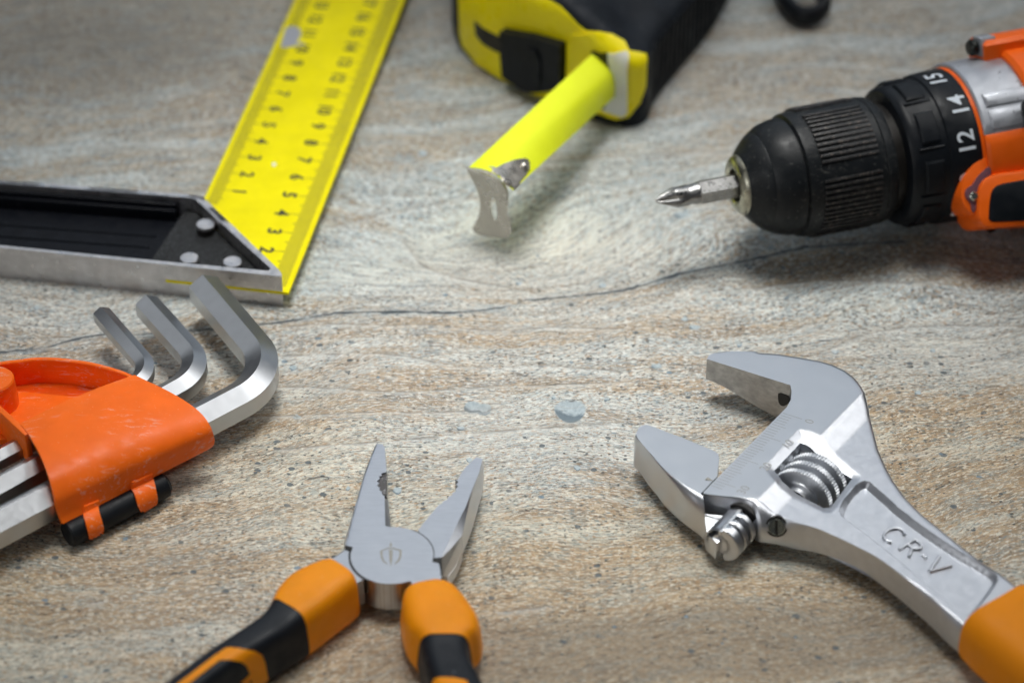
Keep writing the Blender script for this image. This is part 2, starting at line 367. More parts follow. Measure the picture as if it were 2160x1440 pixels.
# ------------------------------------------------------------------ tabletop
def table_material():
    m, t, b = nt('weathered_board')
    at = N(t, 'ShaderNodeAttribute', attribute_name='flow'); fl = at.outputs['Vector']
    ap = N(t, 'ShaderNodeAttribute', attribute_name='pos_cm'); pc = ap.outputs['Vector']
    ad = N(t, 'ShaderNodeAttribute', attribute_name='crack').outputs['Fac']
    aw = N(t, 'ShaderNodeAttribute', attribute_name='faint').outputs['Fac']
    ab = N(t, 'ShaderNodeAttribute', attribute_name='pit').outputs['Fac']
    alt = N(t, 'ShaderNodeAttribute', attribute_name='pale').outputs['Fac']
    # gentle wander of the grain
    wn = N(t, 'ShaderNodeTexNoise'); wn.inputs['Scale'].default_value = .42; wn.inputs['Detail'].default_value = 1; t.links.new(pc, wn.inputs['Vector'])
    wv = N(t, 'ShaderNodeVectorMath', operation='SUBTRACT'); t.links.new(wn.outputs['Color'], wv.inputs[0]); wv.inputs[1].default_value = (.5, .5, .5)
    wm = N(t, 'ShaderNodeVectorMath', operation='MULTIPLY'); t.links.new(wv.outputs[0], wm.inputs[0]); wm.inputs[1].default_value = (.5, .7, 0)
    fa = N(t, 'ShaderNodeVectorMath', operation='ADD'); t.links.new(fl, fa.inputs[0]); t.links.new(wm.outputs[0], fa.inputs[1]); fw = fa.outputs[0]
    strata = noise(t, mapping(t, fw, (.10, .75, 1)), 1.0, 5, .6)
    strata2 = noise(t, mapping(t, fw, (.22, 1.7, 1), loc=(7, 3, 0)), 1.0, 5, .6, .3)
    mid = noise(t, mapping(t, fw, (1.0, 4.2, 1), loc=(2, 9, 0)), 1.0, 6, .62)
    fine = noise(t, mapping(t, fw, (5.0, 15, 1)), 1.0, 4, .68)
    fine2 = noise(t, mapping(t, fw, (5.5, 16, 1), loc=(31, 11, 0)), 1.0, 4, .68)
    blot = noise(t, pc, .33, 3, .5)
    warm = mixc(t, rampf(t, mid, .36, .64), (.31, .235, .155), (.56, .46, .335))
    pale = mixc(t, rampf(t, mid, .36, .64), (.45, .465, .44), (.68, .685, .63))
    c = mixc(t, rampf(t, math_(t, 'ADD', strata, math_(t, 'MULTIPLY', alt, .17)), .44, .57), warm, pale)
    c = mixc(t, rampf(t, strata2, .54, .64, 0, .60), c, mixc(t, rampf(t, fine, .4, .6), (.21, .185, .155), (.38, .345, .29)))
    c = mixc(t, math_(t, 'MULTIPLY', rampf(t, noise(t, mapping(t, fw, (.5, 2.2, 1), loc=(13, 5, 0)), 1.0, 5, .65), .50, .62), .6), c, (.31, .37, .395, 1))       # bluish veils
    # crisp little strokes: light, tan and slate
    c = mixc(t, rampf(t, fine, .52, .565, 0, .85), c, (.76, .765, .72, 1))
    c = mixc(t, rampf(t, fine2, .54, .585, 0, .8), c, (.42, .27, .15, 1))
    f3 = noise(t, mapping(t, fw, (5.2, 18, 1), loc=(3, 77, 0)), 1.0, 4, .7)
    dens_ = rampf(t, blot, .35, .65, .55, 1.0)
    c = mixc(t, math_(t, 'MULTIPLY', rampf(t, f3, .53, .60), dens_), c, (.085, .085, .08, 1))
    f4 = noise(t, mapping(t, fw, (3.6, 12, 1), loc=(50, 7, 0)), 1.0, 4, .7)
    c = mixc(t, rampf(t, f4, .565, .62, 0, .75), c, (.20, .27, .305, 1))
    c = mixc(t, rampf(t, alt, -.3, -1.2, 0, .5), c, (.20, .175, .145, 1))  # darker brown areas; also puts the far-left corner's light falloff into the colour
    c = mixc(t, math_(t, 'MULTIPLY', rampf(t, alt, .5, 1.5, 0, .6), rampf(t, mid, .35, .6)), c, (.74, .72, .62, 1))
    awm = N(t, 'ShaderNodeAttribute', attribute_name='warmth').outputs['Fac']
    c = mixc(t, rampf(t, awm, 0, 1, 0, .9), c, (1.02, .945, .82, 1), 'MULTIPLY')
    c = mixc(t, rampf(t, awm, 0, -1, 0, .9), c, (.93, 1.0, 1.06, 1), 'MULTIPLY')
    # pits of several sizes
    hsum = None
    for k, (sc, st, rad, thr, col, loc) in enumerate(((4.6, 1.35, .22, .50, (.08, .085, .085, 1), (0, 0, 0)), (2.1, 1.3, .23, .68, (.10, .125, .14, 1), (5, 8, 0)), (1.05, 1.35, .12, .88, (.19, .27, .33, 1), (9, 2, 0)))):
        vo = N(t, 'ShaderNodeTexVoronoi', voronoi_dimensions='2D'); vo.inputs['Scale'].default_value = 1.0; vo.inputs['Randomness'].default_value = 1.0
        wob = N(t, 'ShaderNodeVectorMath', operation='ADD'); wv2 = N(t, 'ShaderNodeTexNoise'); wv2.inputs['Scale'].default_value = sc * 2.6; t.links.new(pc, wv2.inputs['Vector'])
        sc2 = N(t, 'ShaderNodeVectorMath', operation='SCALE'); t.links.new(wv2.outputs['Color'], sc2.inputs[0]); sc2.inputs['Scale'].default_value = .22
        t.links.new(mapping(t, pc, (sc, sc * st, 1), loc=loc), wob.inputs[0]); t.links.new(sc2.outputs[0], wob.inputs[1]); t.links.new(wob.outputs[0], vo.inputs['Vector'])
        sep = N(t, 'ShaderNodeSeparateColor'); t.links.new(vo.outputs['Color'], sep.inputs[0])
        radv = math_(t, 'MULTIPLY', rampf(t, sep.outputs[0], thr, 1.0), rad)
        inside_ = math_(t, 'SUBTRACT', radv, vo.outputs['Distance'])
        mk = rampf(t, inside_, 0.0, .045)
        if k == 1: mk = math_(t, 'MULTIPLY', mk, math_(t, 'MULTIPLY', rampf(t, noise(t, pc, .45, 3), .44, .56), rampf(t, awm, -.75, -.1)))
        if k == 0: mk = math_(t, 'MULTIPLY', mk, rampf(t, noise(t, pc, .5, 2), .42, .55))
        c = mixc(t, math_(t, 'MULTIPLY', mk, .9), c, col)
        hsum = mk if hsum is None else math_(t, 'ADD', hsum, mk)
    # the traced pebbly dents, pale blue
    pk = rampf(t, ab, 1.12, .95)
    pt = noise(t, pc, 9, 4)
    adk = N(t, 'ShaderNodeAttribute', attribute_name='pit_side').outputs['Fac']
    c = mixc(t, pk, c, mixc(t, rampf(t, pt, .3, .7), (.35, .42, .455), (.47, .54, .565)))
    c = mixc(t, math_(t, 'MULTIPLY', pk, rampf(t, math_(t, 'ADD', adk, math_(t, 'MULTIPLY', pt, .5)), .42, .0, 0, .9)), c, (.13, .175, .205, 1))  # near-side shading of the dents, put into the colour as print
    # cracks
    jit = math_(t, 'MULTIPLY', math_(t, 'SUBTRACT', noise(t, pc, 3.2, 4), .5), .16)
    wid = rampf(t, noise(t, pc, .9, 2), .35, .7, .022, .075)
    ck = math_(t, 'SUBTRACT', wid, math_(t, 'ABSOLUTE', math_(t, 'ADD', ad, jit)))
    ckm = math_(t, 'MULTIPLY', rampf(t, ck, -.02, .015), rampf(t, noise(t, mapping(t, pc, (1.1, .3, 1)), 1.0, 3), .36, .50, .35, 1.0))
    c = mixc(t, rampf(t, ck, -.22, .0, 0, .35), c, (.33, .41, .45, 1))
    c = mixc(t, math_(t, 'MULTIPLY', ckm, .9), c, (.05, .065, .08, 1))
    fk = math_(t, 'SUBTRACT', .028, math_(t, 'ABSOLUTE', math_(t, 'ADD', aw, jit)))
    fkm = math_(t, 'MULTIPLY', rampf(t, fk, -.04, .01), rampf(t, noise(t, pc, 1.3, 3), .40, .56))
    c = mixc(t, math_(t, 'MULTIPLY', fkm, .65), c, (.15, .15, .14, 1))
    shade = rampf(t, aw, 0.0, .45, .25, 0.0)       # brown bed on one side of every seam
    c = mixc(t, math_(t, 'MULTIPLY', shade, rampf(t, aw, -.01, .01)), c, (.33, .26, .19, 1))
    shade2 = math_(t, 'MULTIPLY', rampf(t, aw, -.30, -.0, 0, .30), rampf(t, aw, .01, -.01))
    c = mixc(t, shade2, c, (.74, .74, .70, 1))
    # random fine fissures following the grain
    fs = noise(t, mapping(t, fw, (.55, 4.6, 1), loc=(21, 60, 0)), 1.0, 2, .5)
    fsd = math_(t, 'ABSOLUTE', math_(t, 'SUBTRACT', fs, .5)); fm = math_(t, 'MULTIPLY', rampf(t, fsd, .009, .002), rampf(t, noise(t, mapping(t, fw, (1.1, 1.8, 1), loc=(4, 4, 0)), 1.0, 3), .53, .60))
    c = mixc(t, math_(t, 'MULTIPLY', fm, .8), c, (.11, .10, .09, 1))
    t.links.new(c, b.inputs['Base Color'])
    t.links.new(rampf(t, fine, .3, .7, .42, .62), b.inputs['Roughness']); b.inputs['Specular IOR Level'].default_value = .35
    h = math_(t, 'SUBTRACT', math_(t, 'MULTIPLY', fine, .5), math_(t, 'MULTIPLY', hsum, .7))
    h = math_(t, 'SUBTRACT', h, math_(t, 'MULTIPLY', f3, .35))
    h = math_(t, 'SUBTRACT', h, math_(t, 'MULTIPLY', ckm, .8)); h = math_(t, 'SUBTRACT', h, math_(t, 'MULTIPLY', fm, .6))
    t.links.new(bump(t, h, .9, .04), b.inputs['Normal'])
    return m

def build_table():
    xs = np.r_[np.linspace(-90, -22, 18)[:-1], np.arange(-22, 22.01, .11), np.linspace(22, 90, 18)[1:]]
    ys = np.r_[np.linspace(-80, -16, 18)[:-1], np.arange(-16, 24.01, .11), np.linspace(24, 110, 18)[1:]]
    X, Y = np.meshgrid(xs, ys); x = X.ravel(); y = Y.ravel(); pts = np.c_[x, y]
    def G(u, v): return P2(u, v, 0)
    # grain field: straight grain tilting up to the right, bent round two knots
    F = y - .14 * x
    for (u, v, sx, sy, a) in ((1010, 520, 4.2, 2.6, 2.4), (1600, 470, 6.0, 2.0, -1.3), (1950, 690, 4.0, 1.6, 1.3), (300, 240, 6.0, 4.0, 1.6), (1330, 860, 5.0, 2.0, .5), (560, 770, 4.0, 1.8, .6)):
        gx, gy = G(u, v); F = F + a * np.exp(-((x - gx) / sx) ** 2 - ((y - gy) / sy) ** 2)
    F = F + .35 * np.sin(x * .35 + y * .2) + .18 * np.sin(x * .9 - y * .4 + 1.3)
    cracks = [[(-200, 760), (0, 742), (67, 738), (108, 730), (133, 722), (210, 704), (303, 706), (409, 697), (559, 685), (647, 671), (712, 658), (864, 658), (943, 660), (995, 657), (1069, 647)],
              [(1121, 633), (1203, 626), (1277, 618), (1343, 607), (1430, 577), (1499, 565), (1600, 545), (1700, 520), (1850, 512), (1905, 509)],
              [(1600, 545), (1700, 520)]]
    cracks = [smooth_poly(c, 2, False) for c in cracks]
    faint = [[(1865, 965), (1885, 958), (1915, 955), (1945, 956)], [(1060, 1290), (1100, 1286), (1150, 1279)], [(600, 690), (700, 682), (800, 688), (900, 684), (960, 692), (1060, 700), (1150, 690), (1300, 694)],
             [(590, 752), (680, 748), (780, 745), (870, 752), (940, 772), (1040, 777), (1140, 770), (1300, 782)],
             [(560, 818), (640, 816), (740, 822), (830, 828), (920, 824), (1020, 816), (1160, 812), (1330, 806)],
             [(480, 880), (640, 876), (800, 868), (900, 872), (1050, 862)],
             [(600, 948), (700, 938), (780, 934), (870, 927), (1000, 912), (1200, 900), (1300, 892)],
             [(860, 520), (880, 556), (930, 580), (1000, 596), (1060, 604), (1130, 620)],
             [(1150, 345), (1240, 336), (1330, 330), (1440, 322), (1540, 322)], [(700, 480), (790, 458), (870, 440), (980, 424), (1060, 400)],
             [(1740, 742), (1800, 712), (1860, 697), (1960, 686), (2160, 690)], [(1580, 610), (1660, 598), (1760, 590), (1900, 598), (2000, 590)],
             [(200, 1270), (210, 1269)]]
    faint = [smooth_poly(c, 2, False) for c in faint]
    def sdist(lines):
        d = np.full(len(x), 9.0)
        for l in lines:
            q = PL(l, 0); n = len(q)
            for i in range(n - 1):
                a = np.array(q[i]); b = np.array(q[i + 1]); ab = b - a; tt = ((pts - a) @ ab) / (ab @ ab); tc = np.clip(tt, 0, 1)
                r = pts - (a + tc[:, None] * ab); dd = np.hypot(r[:, 0], r[:, 1]); sg = np.where(ab[0] * r[:, 1] - ab[1] * r[:, 0] >= 0, 1, -1) * (1 if ab[0] > 0 else -1)
                m = dd < np.abs(d); d[m] = (dd * sg)[m]
        return d
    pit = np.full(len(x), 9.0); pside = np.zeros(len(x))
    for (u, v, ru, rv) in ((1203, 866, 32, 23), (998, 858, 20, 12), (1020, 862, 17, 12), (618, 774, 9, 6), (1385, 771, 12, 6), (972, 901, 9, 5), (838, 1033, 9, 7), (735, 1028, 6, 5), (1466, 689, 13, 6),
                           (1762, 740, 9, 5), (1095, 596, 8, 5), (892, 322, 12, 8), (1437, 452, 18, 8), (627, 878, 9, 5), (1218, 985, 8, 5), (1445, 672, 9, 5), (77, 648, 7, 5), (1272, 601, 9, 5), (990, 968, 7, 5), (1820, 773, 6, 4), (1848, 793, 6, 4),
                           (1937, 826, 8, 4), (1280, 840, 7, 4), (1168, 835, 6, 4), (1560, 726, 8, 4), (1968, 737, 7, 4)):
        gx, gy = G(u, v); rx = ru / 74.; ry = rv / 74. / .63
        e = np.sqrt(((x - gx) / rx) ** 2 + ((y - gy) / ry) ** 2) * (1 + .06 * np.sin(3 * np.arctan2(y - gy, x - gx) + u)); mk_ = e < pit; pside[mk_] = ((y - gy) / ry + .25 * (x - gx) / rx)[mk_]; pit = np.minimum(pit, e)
    pale = np.zeros(len(x))
    for (u, v, sx, sy, a) in ((1000, 500, 3.5, 1.4, 1.3), (1230, 470, 4.0, 1.8, 1.2), (1330, 560, 4.0, 1.2, .6), (780, 580, 3.2, 1.3, 1.2), (1850, 640, 4.0, .9, 1.0), (1980, 730, 3.2, .8, 1.0), (1150, 900, 6, 1.6, .6), (640, 960, 3, 1.4, .6), (1700, 1330, 6, 1.6, -1.1), (2000, 1000, 4, 3, -.5), (1000, 1390, 4, 1.6, -1.1), (450, 1180, 4, 1, -.7), (1650, 200, 4, 2, -.4),
                               (200, 120, 7, 4, -1.2), (300, 520, 4, 2, -.2), (1330, 1060, 3.4, 1.4, .3), (1500, 1380, 5, 1.2, -.9), (150, 1300, 3, 1.5, -.6), (1900, 60, 6, 4, -.2), (1950, 560, 3, 1, -.6)):
        gx, gy = G(u, v); pale += a * np.exp(-((x - gx) / sx) ** 2 - ((y - gy) / sy) ** 2)
    z = -.14 * np.clip(1 - pit ** 2, 0, 1)
    ny, nx = X.shape
    V = np.c_[x, y, z] * CM; i = np.arange((ny - 1) * nx).reshape(ny - 1, nx)[:, :-1].ravel()
    Fc = np.c_[i, i + 1, i + nx + 1, i + nx]
    me = bpy.data.meshes.new('tabletop'); me.from_pydata(V.tolist(), [], Fc.tolist()); me.polygons.foreach_set('use_smooth', [True] * len(me.polygons))
    def fattr(n, a): at = me.attributes.new(n, 'FLOAT', 'POINT'); at.data.foreach_set('value', a.astype(np.float32))
    def vattr(n, a): at = me.attributes.new(n, 'FLOAT_VECTOR', 'POINT'); at.data.foreach_set('vector', a.astype(np.float32).ravel())
    vattr('flow', np.c_[x, F, 0 * x]); vattr('pos_cm', np.c_[x, y, 0 * x])
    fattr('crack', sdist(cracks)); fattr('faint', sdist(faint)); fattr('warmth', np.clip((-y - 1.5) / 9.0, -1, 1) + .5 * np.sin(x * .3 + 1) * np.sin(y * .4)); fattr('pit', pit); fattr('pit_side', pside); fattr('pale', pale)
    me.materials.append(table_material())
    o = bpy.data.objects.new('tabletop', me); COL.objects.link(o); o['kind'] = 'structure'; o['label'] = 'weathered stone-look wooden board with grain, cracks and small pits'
build_table()
Z = Vector((0, 0, 1))

# ------------------------------------------------------------------ adjustable wrench
def inset(poly):
    L = np.array(poly); T = np.roll(L, -1, 0) - np.roll(L, 1, 0); Nn = np.c_[-T[:, 1], T[:, 0]]; Nn /= np.linalg.norm(Nn, axis=1)[:, None] + 1e-9
    sg = 1 if inside(np.array([L[0] + Nn[0] * .01]), poly)[0] else -1
    return list(zip(L, Nn * sg))
def rolled(Rp, Op, zlow, n=9, k=4):
    R = catmull(Rp, k); O = catmull(Op, k); rings = []
    for i in range(n + 1):
        a = math.pi / 2 * i / n; s_, c_ = math.sin(a), math.cos(a)
        rings.append([Vector((r.x + (o.x - r.x) * (1 - c_) ** .8 if False else r.x + (o.x - r.x) * s_, r.y + (o.y - r.y) * s_, o.z + (r.z - o.z) * c_)) for r, o in zip(R, O)])
    rings.append([Vector((o.x, o.y, o.z)) * .9 + r * .1 - Z * (.9 * o.z + .1 * r.z - zlow) for r, o in zip(R, O)])
    rings.append([Vector((r.x, r.y, zlow)) for r in R])
    return ringsurf(rings, False, False)
def build_wrench():
    T, HR, WEB = 1.50, 1.30, 1.13
    th = thing('adjustable_wrench', 'open silver adjustable wrench with amber grip at the right, marked CR-V', 'wrench', P(1800, 1120, 0))
    up = PL([(1491, 757), (1495, 749), (1508, 743.5), (1540, 740.5), (1600, 740), (1640, 742), (1690, 750), (1730, 757), (1757, 765), (1785, 778), (1805, 794), (1818, 810), (1826, 824)], T)
    rt = PL([(1833, 858), (1843, 899), (1855, 945), (1872, 983), (1887, 1010), (1912, 1045), (1947, 1080), (1993, 1117), (2033, 1150), (2073, 1180), (2110, 1203), (2147, 1232), (2185, 1262)], HR)
    endp = PL([(2110, 1382)], HR)
    O = PL([(2045, 1386), (2009, 1352), (1968, 1311), (1916, 1265), (1865, 1224), (1814, 1188), (1762, 1165), (1711, 1149), (1680, 1141), (1637, 1137), (1600, 1136)], .75)
    O = [endp[0]] + O
    hook = PL([(1590, 1118)], .75) + PL([(1575, 1092), (1545, 1078)], 1.0) + PL([(1515, 1052), (1488, 1046), (1481, 1041)], T)
    slide = PL([(1485, 1036), (1660, 858)], T)
    throat = PL([(1668, 843), (1670, 825), (1667, 812)], T)
    prs = [((1483, 1040), (1484, 1071, .98)), ((1520, 1045), (1512, 1078, .96)), ((1560, 1048), (1545, 1084, .92)), ((1585, 1051), (1577, 1099, .85)), ((1598, 1053), (1597, 1130, .68)), ((1610, 1057), (1616, 1136, .66)), ((1635, 1075), (1647, 1138, .66)),
           ((1677, 1097), (1687, 1143, .66)), ((1717, 1110), (1725, 1152, .66)), ((1760, 1128), (1770, 1168, .66)), ((1800, 1147), (1814, 1188, .66)), ((1850, 1173), (1865, 1224, .66)), ((1893, 1203), (1912, 1262, .66)), ((1945, 1238), (1963, 1307, .66)), ((1983, 1270), (1997, 1341, .66)), ((2022, 1302), (2030, 1371, .66)), ((2065, 1340), (2062, 1402, .66)), ((2110, 1382), (2105, 1445, .66))]
    ztop = lambda u: T if u < 1600 else HR + (T - HR) * max(0, 1 - (u - 1600) / 90.)
    Rp = [P(a, b, ztop(a)) for (a, b), _ in prs]; Op = [P(*o) for _, o in prs]
    out = up + rt + [(p.x, p.y) for p in catmull(Rp, 4)[::-1]] + slide + throat
    Rid = PL([(1560, 1048), (1597, 1052), (1610, 1057), (1635, 1075), (1677, 1097), (1717, 1110), (1800, 1147), (1850, 1173), (1893, 1203), (1945, 1238), (1983, 1270), (2022, 1302), (2065, 1340), (2120, 1385)], 1.38)
    Lo = O
    window = PL([(1632, 999), (1688, 940), (1699, 944), (1798, 1003), (1753, 1064), (1738, 1065), (1648, 1018)], 1.30)
    web = PL([(1758, 1082), (1818, 1006), (1860, 1042), (1900, 1079), (1960, 1124), (2020, 1164), (2080, 1199), (2104, 1216), (2106, 1232), (2056, 1298), (2040, 1300), (2022, 1292), (1945, 1230), (1867, 1164), (1800, 1112)], 1.2)
    web = smooth_poly(web, 2)
    r0 = np.array(P2(1826, 822, T)); r1 = np.array(P2(1592, 1060, T)); rd = (r1 - r0) / np.linalg.norm(r1 - r0); rn = np.array([-rd[1], rd[0]])
    if (np.array(P2(1900, 1100, T)) - r0) @ rn < 0: rn = -rn
    inner = PL([(1491, 757), (1667, 812)], T); backcorner = P2(1660, 760, T)
    chO = PL([(1617, 992), (1684, 913)], T); chI = PL([(1636, 1000), (1690, 941)], 1.30)
    frame = PL([(1611, 990), (1683, 910), (1705, 911), (1730, 920), (1816, 996), (1812, 1006), (1758, 1072), (1738, 1072), (1640, 1024), (1622, 1006)], 1.42)
    edge_u = up[4:]
    def hf(p):
        s = (p - r0) @ rn
        slope = T - .34 * np.clip(s, 0, None)
        hrim = HR + .0 * s
        h = np.where(s > 0, np.maximum(slope, hrim), T)
        h = h - .02 * sst(s, -.05, .12)
        # chamfers round the worm window
        dw = dpoly(p, window, True)
        inf = inside(p, frame); df = dpoly(p, frame, True)
        h = np.where(inf, h - .085 * df / (dw + df + 1e-6), h)
        # recessed web in the handle
        iw = inside(p, web); d2 = dpoly(p, web, True); h = np.where(iw, h - (HR - WEB) * sst(d2, 0.0, .15), h)
        # rolled lower side and rack housing
        dO = dpoly(p, Lo); dR = dpoly(p, Rid); tt = dO / (dO + dR + 1e-6)
        # side of ridge: below when closer to Lo band
        i = 0; below = inside(p, Rid + Lo[:0] + [tuple(x) for x in (Lo + hook[:3])])
        top_here = h
        ze = .55
        h = np.where(below, ze + (top_here - ze) * np.sqrt(np.clip(1 - (1 - tt) ** 2.4, 0, 1)), h)
        # eased edges
        du = dpoly(p, edge_u + rt); h = h - .14 * (1 - np.sqrt(np.clip(1 - (1 - np.clip(du / .16, 0, 1)) ** 2, 0, 1)))
        return h
    def zb(p):
        tip = np.array(P2(1491, 757, T)); d = np.hypot(*(p - tip).T); s = (p - r0) @ rn
        return np.where(s > 0, .2 + .35 * sst(s, .3, 3.0), .15 + .60 * (1 - sst(d, 0, 2.6)))
    winr = [tuple(np.array(q) + (np.array(q) - np.mean(window, axis=0)) * .16) for q in window]
    webi = [tuple(np.array(a) + .15 * np.array(n_)) for a, n_ in inset(web)]
    body = relief(out, hf, zb, .06, [window], creases=[(web, True), (webi, True), (frame, True), ([tuple(r0), tuple(r1)], False)])
    Rz = hf(np.array([(p.x, p.y) for p in Rp])); Rp = [Vector((p.x, p.y, float(z_))) for p, z_ in zip(Rp, Rz)]
    sidev = rolled(Rp, Op, .45); body = join(body, sidev)
    bo = obj('wrench_body', body, M['cast'], th, 28)
    # the flat ground head gets its own finer steel
    me = bo.data; me.materials.append(M['ground_steel']); me.materials.append(M['jaw_face'])
    b0 = BASE[th.name]
    for pl in me.polygons:
        c = pl.center / CM + b0; q = np.array([[c.x, c.y]]); s = float((q - r0)[0] @ rn)
        if pl.normal.z > .985 and c.z > T - .03 and s < 0: pl.material_index = 1
        elif abs(pl.normal.z) < .3 and s < 0 and dpoly(q, inner)[0] < .06: pl.material_index = 2
    tr = bvh(body)
    # little dark relief at the root of the fixed jaw
    obj('throat_relief', drape([(1642, 826), (1664, 834), (1668, 842), (1662, 852), (1651, 857), (1643, 850), (1641, 838)], tr, .015, 3, .05, 1), M['dark_hole'], bo)
    # movable jaw
    jt = PL([(1342, 914), (1347, 902), (1356, 896), (1366, 895.5), (1376, 899), (1440, 923), (1508, 951), (1516, 958), (1517, 968), (1513, 1004), (1478, 1041)], T)
    js = [P2(u, v, z) for u, v, z in ((1487, 1122, .72), (1470, 1107, .72), (1437, 1082, .72), (1403, 1047, .74), (1370, 1005, .8), (1347, 960, 1.0), (1337.5, 932, 1.25), (1338, 922, 1.42))]
    jr = PL([(1342, 914), (1350, 926), (1375, 959), (1403, 990), (1437, 1017), (1470, 1037), (1480, 1043)], T)
    foot = PL([(1483, 1070), (1500, 1085), (1545, 1090), (1545, 1110)], 1.0)
    jp = [((1342, 914), (1338, 926, 1.36)), ((1345, 923), (1341, 945, 1.15)), ((1358, 940), (1351, 968, .9)), ((1375, 959), (1369, 1003, .76)), ((1390, 977), (1386, 1027, .7)), ((1403, 990), (1403, 1047, .7)), ((1420, 1004), (1421, 1067, .7)), ((1437, 1017), (1440, 1085, .7)), ((1455, 1029), (1456, 1098, .7)), ((1470, 1037), (1472, 1110, .7)), ((1482, 1044), (1487, 1123, .7))]
    jo = jt + [(p.x, p.y) for p in catmull([P(a, b, T) for (a, b), _ in jp], 4)[::-1][1:-1]]
    def hj(p): return np.full(len(p), T)
    def zj(p):
        tip = np.array(P2(1342, 914, T)); d = np.hypot(*(p - tip).T); return .12 + .5 * (1 - sst(d, 0, 2.4))
    jaw = relief(jo, hj, zj, .2, rings=())
    jaw = join(jaw, rolled([P(a, b, T) for (a, b), _ in jp], [P(*o) for _, o in jp], .4), extr([P(1478, 1044, 1.12), P(1485, 1082, 1.05), P(1530, 1086, 1.0), P(1556, 1103, 1.0), P(1512, 1146, .9), P(1490, 1126, .85)], (0, 0, -.6), .04, 2))
    ja = obj('movable_jaw', jaw, M['chrome'], th, 30)
    ja.data.materials.append(M['ground_steel'])
    for pl in ja.data.polygons:
        if pl.normal.z > .985 and pl.center.z / CM > T - .03: pl.material_index = 1
    trj = bvh(jaw)
    obj('arrow_mark', drape([(1486, 1012), (1493, 1006), (1505, 1014)], trj, .006, 3, .01), M['etch'], ja)
    # toothed rack rod coming out under the hook, axis parallel to the slide
    ax = (P(1485, 1036, T) - P(1667, 851, T)).normalized(); side = Vector((-ax.y, ax.x, 0))
    if side.x < 0: side = -side
    c0 = P(1568, 1098, .78); c1 = P(1514, 1153, .62); L = (c1 - c0).length
    rod = lathe([(-.9, .36), (L - .1, .36), (L, .30)], c0, ax, side, Z, 32)
    obj('rack_rod', rod, M['chrome'], ja)
    back = lathe([(-.3, .50), (L - .06, .50), (L, .45)], c0, ax, side, Z, 20, (100, 250)); cap1 = ringsurf([[c0 + ax * t + side * .0 + Z * z for t, z in ((-.3, -.5), (L, -.45), (L, .45), (-.3, .5))], [c0 + ax * t + side * -.1 + Z * z for t, z in ((-.3, -.5), (L, -.45), (L, .45), (-.3, .5))]])
    obj('rack_back', join(back, cap1), M['chrome'], ja)
    for i in range(4):
        t1 = L - i * .36; t0 = t1 - (.30 if i == 0 else .19)
        obj('rack_tooth', sector(t0, t1, .2, .56, (-75, 88), c0, ax, side, Z, 14, .03), M['chrome'], ja, 40)
    hole = lathe([(-.25, .60), (-.02, .60), (-.02, .5)], c0 + ax * .12, ax, side, Z, 32)
    obj('rack_bore', hole, M['dark_hole'], th)
    lip = []
    # rack bar seen inside the window
    ra = P(1640, 1008, .95); rb = P(1697, 948, .95); rdir = (rb - ra).normalized(); rs = Vector((-rdir.y, rdir.x, 0))
    if rs.x < 0: rs = -rs
    obj('window_floor', prism([P2(1625, 1012, .5), P2(1685, 945, .5), P2(1800, 1018, .5), P2(1745, 1085, .5)], .22, .5), M['dark_hole'], th)
    for k in range(4):
        cc = P(1642, 1003, 1.1) + rdir * (-.08 + .44 * k) + rs * .02
        obj('rack_tooth', boxo(cc + rs * .14 - Z * .2, rdir, rs, Z, .125, .20, .24, .03, 2), M['chrome'], ja)
    obj('rack_bar', boxo(P(1667, 972, 1.08) + rs * -.03 - Z * .2, rdir, rs, Z, 1.15, .07, .24, .02), M['chrome'], ja)
    # worm screw, a true helix with knurled crest
    wc = P(1714, 1022, .80) + ax * .16; pitch = .44; nL, nP = 180, 240; Lw = 1.50; rings = []
    for i in range(nL + 1):
        t = -Lw / 2 + Lw * i / nL; ring = []
        for j in range(nP):
            a = 2 * math.pi * j / nP; tp_ = t + .07 * math.cos(a); q_ = abs(((tp_ + .80) % .40) - .20)
            f = float(1 - sst(np.array(q_ if False else abs(((tp_ + .20 + 4.0) % .40) - .20)), .075, .135)); on = abs(t) < .60
            f = f if on else 0.0; f2 = float(1 - sst(np.array(abs(t)), .56, .62))
            r = .40 + .14 * f2 + .33 * f
            if f > .85: r += .014 if (j % 4) < 2 else -.014
            ring.append(wc + ax * t + (side * math.cos(a) + Z * math.sin(a)) * r)
        rings.append(ring)
    obj('worm_screw', ringsurf(rings), M['knurl'], th, 30)
    # side screw
    hs = tr.ray_cast(CAM, ray(1638, 1110)); nn = hs[1] if hs[1].dot(ray(1638, 1110)) < 0 else -hs[1]
    a = nn.orthogonal().normalized(); b = nn.cross(a)
    obj('screw_bore', lathe([(-.15, .30), (.012, .30), (.012, .25), (-.1, .25)], hs[0], nn, a, b, 32), M['dark_hole'], th)
    sc = obj('side_screw', lathe([(-.15, .235), (.03, .235), (.05, .21)], hs[0], nn, a, b, 32), M['zinc'], th)
    sd = (UP - nn * UP.dot(nn)).normalized(); s2 = nn.cross(sd)
    obj('screw_slot', boxo(hs[0] + nn * .03, sd, s2, nn, .22, .035, .024, .003), M['dark_hole'], sc)
    # raised lettering on the web
    o = P(1931, 1161, WEB); bx = (P(1975, 1193, WEB) - P(1887, 1130, WEB)).normalized(); by = Vector((-bx.y, bx.x, 0))
    def stroke(pts, off):
        pth = catmull([o + bx * (x + off) + by * y + Z * .012 for x, y in pts], 5) if len(pts) > 2 else [o + bx * (x + off) + by * y + Z * .012 for x, y in pts]
        return sweep(pth, [(.050 * math.cos(a), .050 * math.sin(a)) for a in [math.pi * k / 5 for k in range(10)]], Z)
